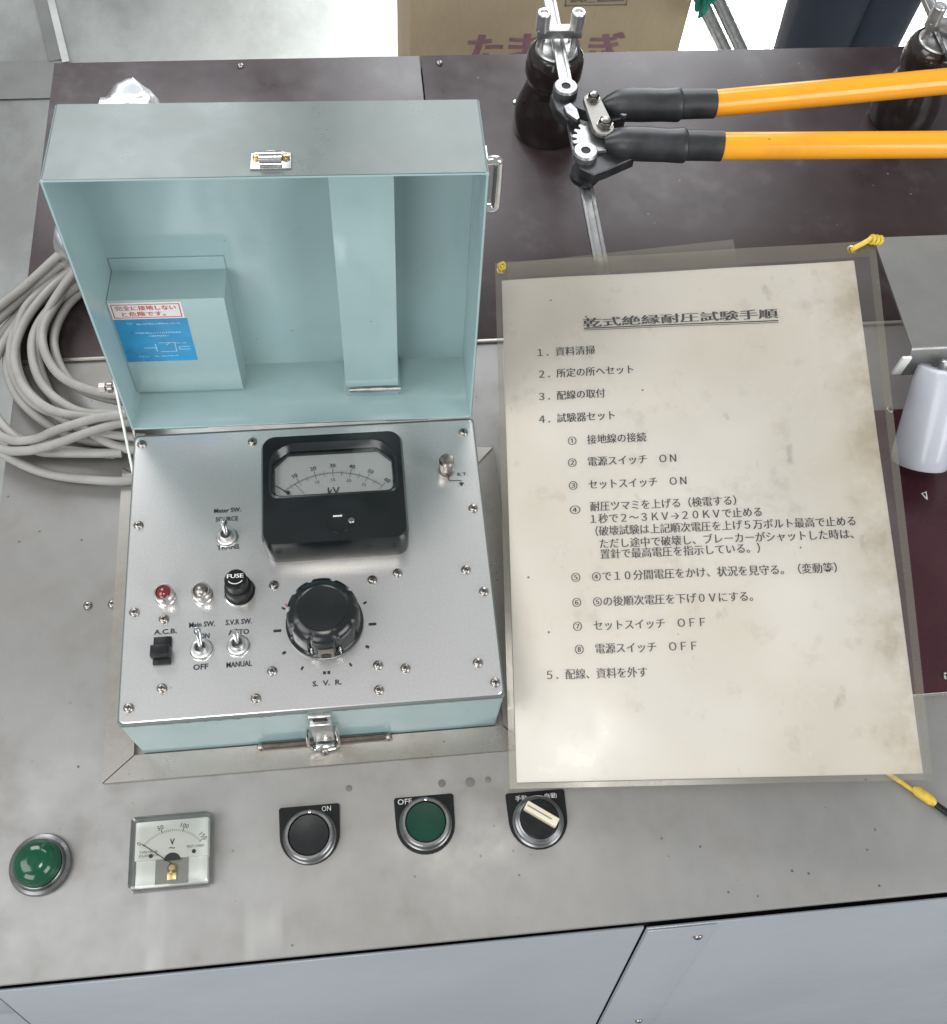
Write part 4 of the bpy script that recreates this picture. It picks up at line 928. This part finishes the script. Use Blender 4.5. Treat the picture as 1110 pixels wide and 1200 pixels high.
for i, x0 in enumerate((512, 537)):
    b = B(); tube(b, [(x0 - 170, 1275, -130), (x0 + 252, 1275, -737)], 9, 20); o = link('steel_pipe', b, 'dullmetal'); tagtop(o, ('steel pipe leaning nearest the cardboard box', 'steel pipe leaning on the right of the other pipe')[i], 'pipe', 'steel pipes leaning by the box')
b = B(); bmesh.ops.create_icosphere(b, subdivisions=4, radius=1)
for v_ in b.verts: c_ = v_.co; v_.co = Vector((497 + c_.x * 12, 1262 + c_.y * 14, -284 + c_.z * 82)) * (1 + 0) + Vector(c_) * 18 * noise.noise(c_ * 3)
gc = link('green_bag', b, 'greencloth'); tagtop(gc, 'green cloth bag hanging at the top of the leaning pipes', 'bag')
# person standing sideways beyond the desk
pr = root('person', (748, 1300, FZ), 'person in dark navy work trousers standing on the bright floor beyond the desk', 'person')
def skinned(name, verts, edges, radii, mat, rootv=0, sub=2):
    me = bpy.data.meshes.new(name); pv = [(Vector(v) + Vector((748, 1300, FZ)) - Vector(ORG[pr.name])) * S for v in verts]
    me.from_pydata(pv, edges, []); o = bpy.data.objects.new(name, me); COL.objects.link(o); o.parent = pr
    o.modifiers.new('s', 'SKIN'); 
    for i, r_ in enumerate(radii): me.skin_vertices[0].data[i].radius = (r_ * S, r_ * S) if not isinstance(r_, tuple) else (r_[0] * S, r_[1] * S)
    me.skin_vertices[0].data[rootv].use_root = True
    m_ = o.modifiers.new('u', 'SUBSURF'); m_.levels = sub; m_.render_levels = sub
    bpy.context.view_layer.update(); dg = bpy.context.evaluated_depsgraph_get(); nm = bpy.data.meshes.new_from_object(o.evaluated_get(dg)); o.modifiers.clear(); o.data = nm
    nm.materials.clear(); nm.materials.append(M[mat]); nm.shade_smooth(); return o
skinned('trousers', [(0, 0, 900), (0, 0, 1000), (-48, 20, 840), (-62, -20, 440), (-34, 10, 90), (38, -10, 840), (14, -20, 440), (38, 10, 90)], [(0, 1), (0, 2), (2, 3), (3, 4), (0, 5), (5, 6), (6, 7)], [(120, 100), (115, 95), 88, 64, 52, 88, 62, 52], 'navy')
skinned('jacket', [(0, 0, 950), (0, 0, 1150), (0, 0, 1380), (0, 0, 1440), (-170, 0, 1370), (-210, 30, 1120), (-190, 130, 920), (170, 0, 1370), (210, 30, 1120), (190, 130, 920)], [(0, 1), (1, 2), (2, 3), (2, 4), (4, 5), (5, 6), (2, 7), (7, 8), (8, 9)], [(130, 105), (135, 105), (140, 100), 55, 60, 48, 38, 60, 48, 38], 'jacket', 1)
hv = [(0, 0, 1430), (0, 5, 1500), (0, 0, 1570), (0, -5, 1640)]; skinned('head', hv + [(0, -95, 1570)], [(0, 1), (1, 2), (2, 3), (2, 4)], [48, 52, (76, 88), (62, 70), 12], 'skin', 2)
b = B(); bmesh.ops.create_icosphere(b, subdivisions=4, radius=1)
for v_ in b.verts: v_.co = Vector((748 + v_.co.x * 88, 1312 + v_.co.y * 96, FZ + 1625 + v_.co.z * 82))
link('hair', b, 'hair', pr)
for sx in (-1, 1):
    fing = []; ed = []; rd = []
    base = Vector((190 * sx, 150, 890)); fing.append(tuple(base)); rd.append(24); fing.append(tuple(base + Vector((0, 25, -55)))); rd.append((30, 16)); ed.append((0, 1))
    for k_ in range(4):
        p = base + Vector((0, 6 + k_ * 14, -95 - (8 if k_ in (1, 2) else 0))); n_ = len(fing); fing += [tuple(p), tuple(p + Vector((-6 * sx, 4, -32))), tuple(p + Vector((-14 * sx, 4, -56 - (6 if k_ in (1, 2) else 0))))]; ed += [(1, n_), (n_, n_ + 1), (n_ + 1, n_ + 2)]; rd += [9, 8.5, 7]
    n_ = len(fing); fing += [tuple(base + Vector((-6 * sx, -10, -50))), tuple(base + Vector((-16 * sx, -22, -82)))]; ed += [(0, n_), (n_, n_ + 1)]; rd += [10, 8]
    skinned('hand', fing, ed, rd, 'skin', 0, 1)
for x, y in ((-34, 10), (38, 10)):
    b = B(); bmesh.ops.create_icosphere(b, subdivisions=4, radius=1)
    for v_ in b.verts: c_ = v_.co; v_.co = Vector((748 + x + c_.x * 46, 1300 + y - 55 + c_.y * 135, FZ + 45 + c_.z * (45 if c_.y > 0 else 38))); v_.co.z = max(v_.co.z, FZ + 3)
    link('shoe', b, 'shoe', pr)
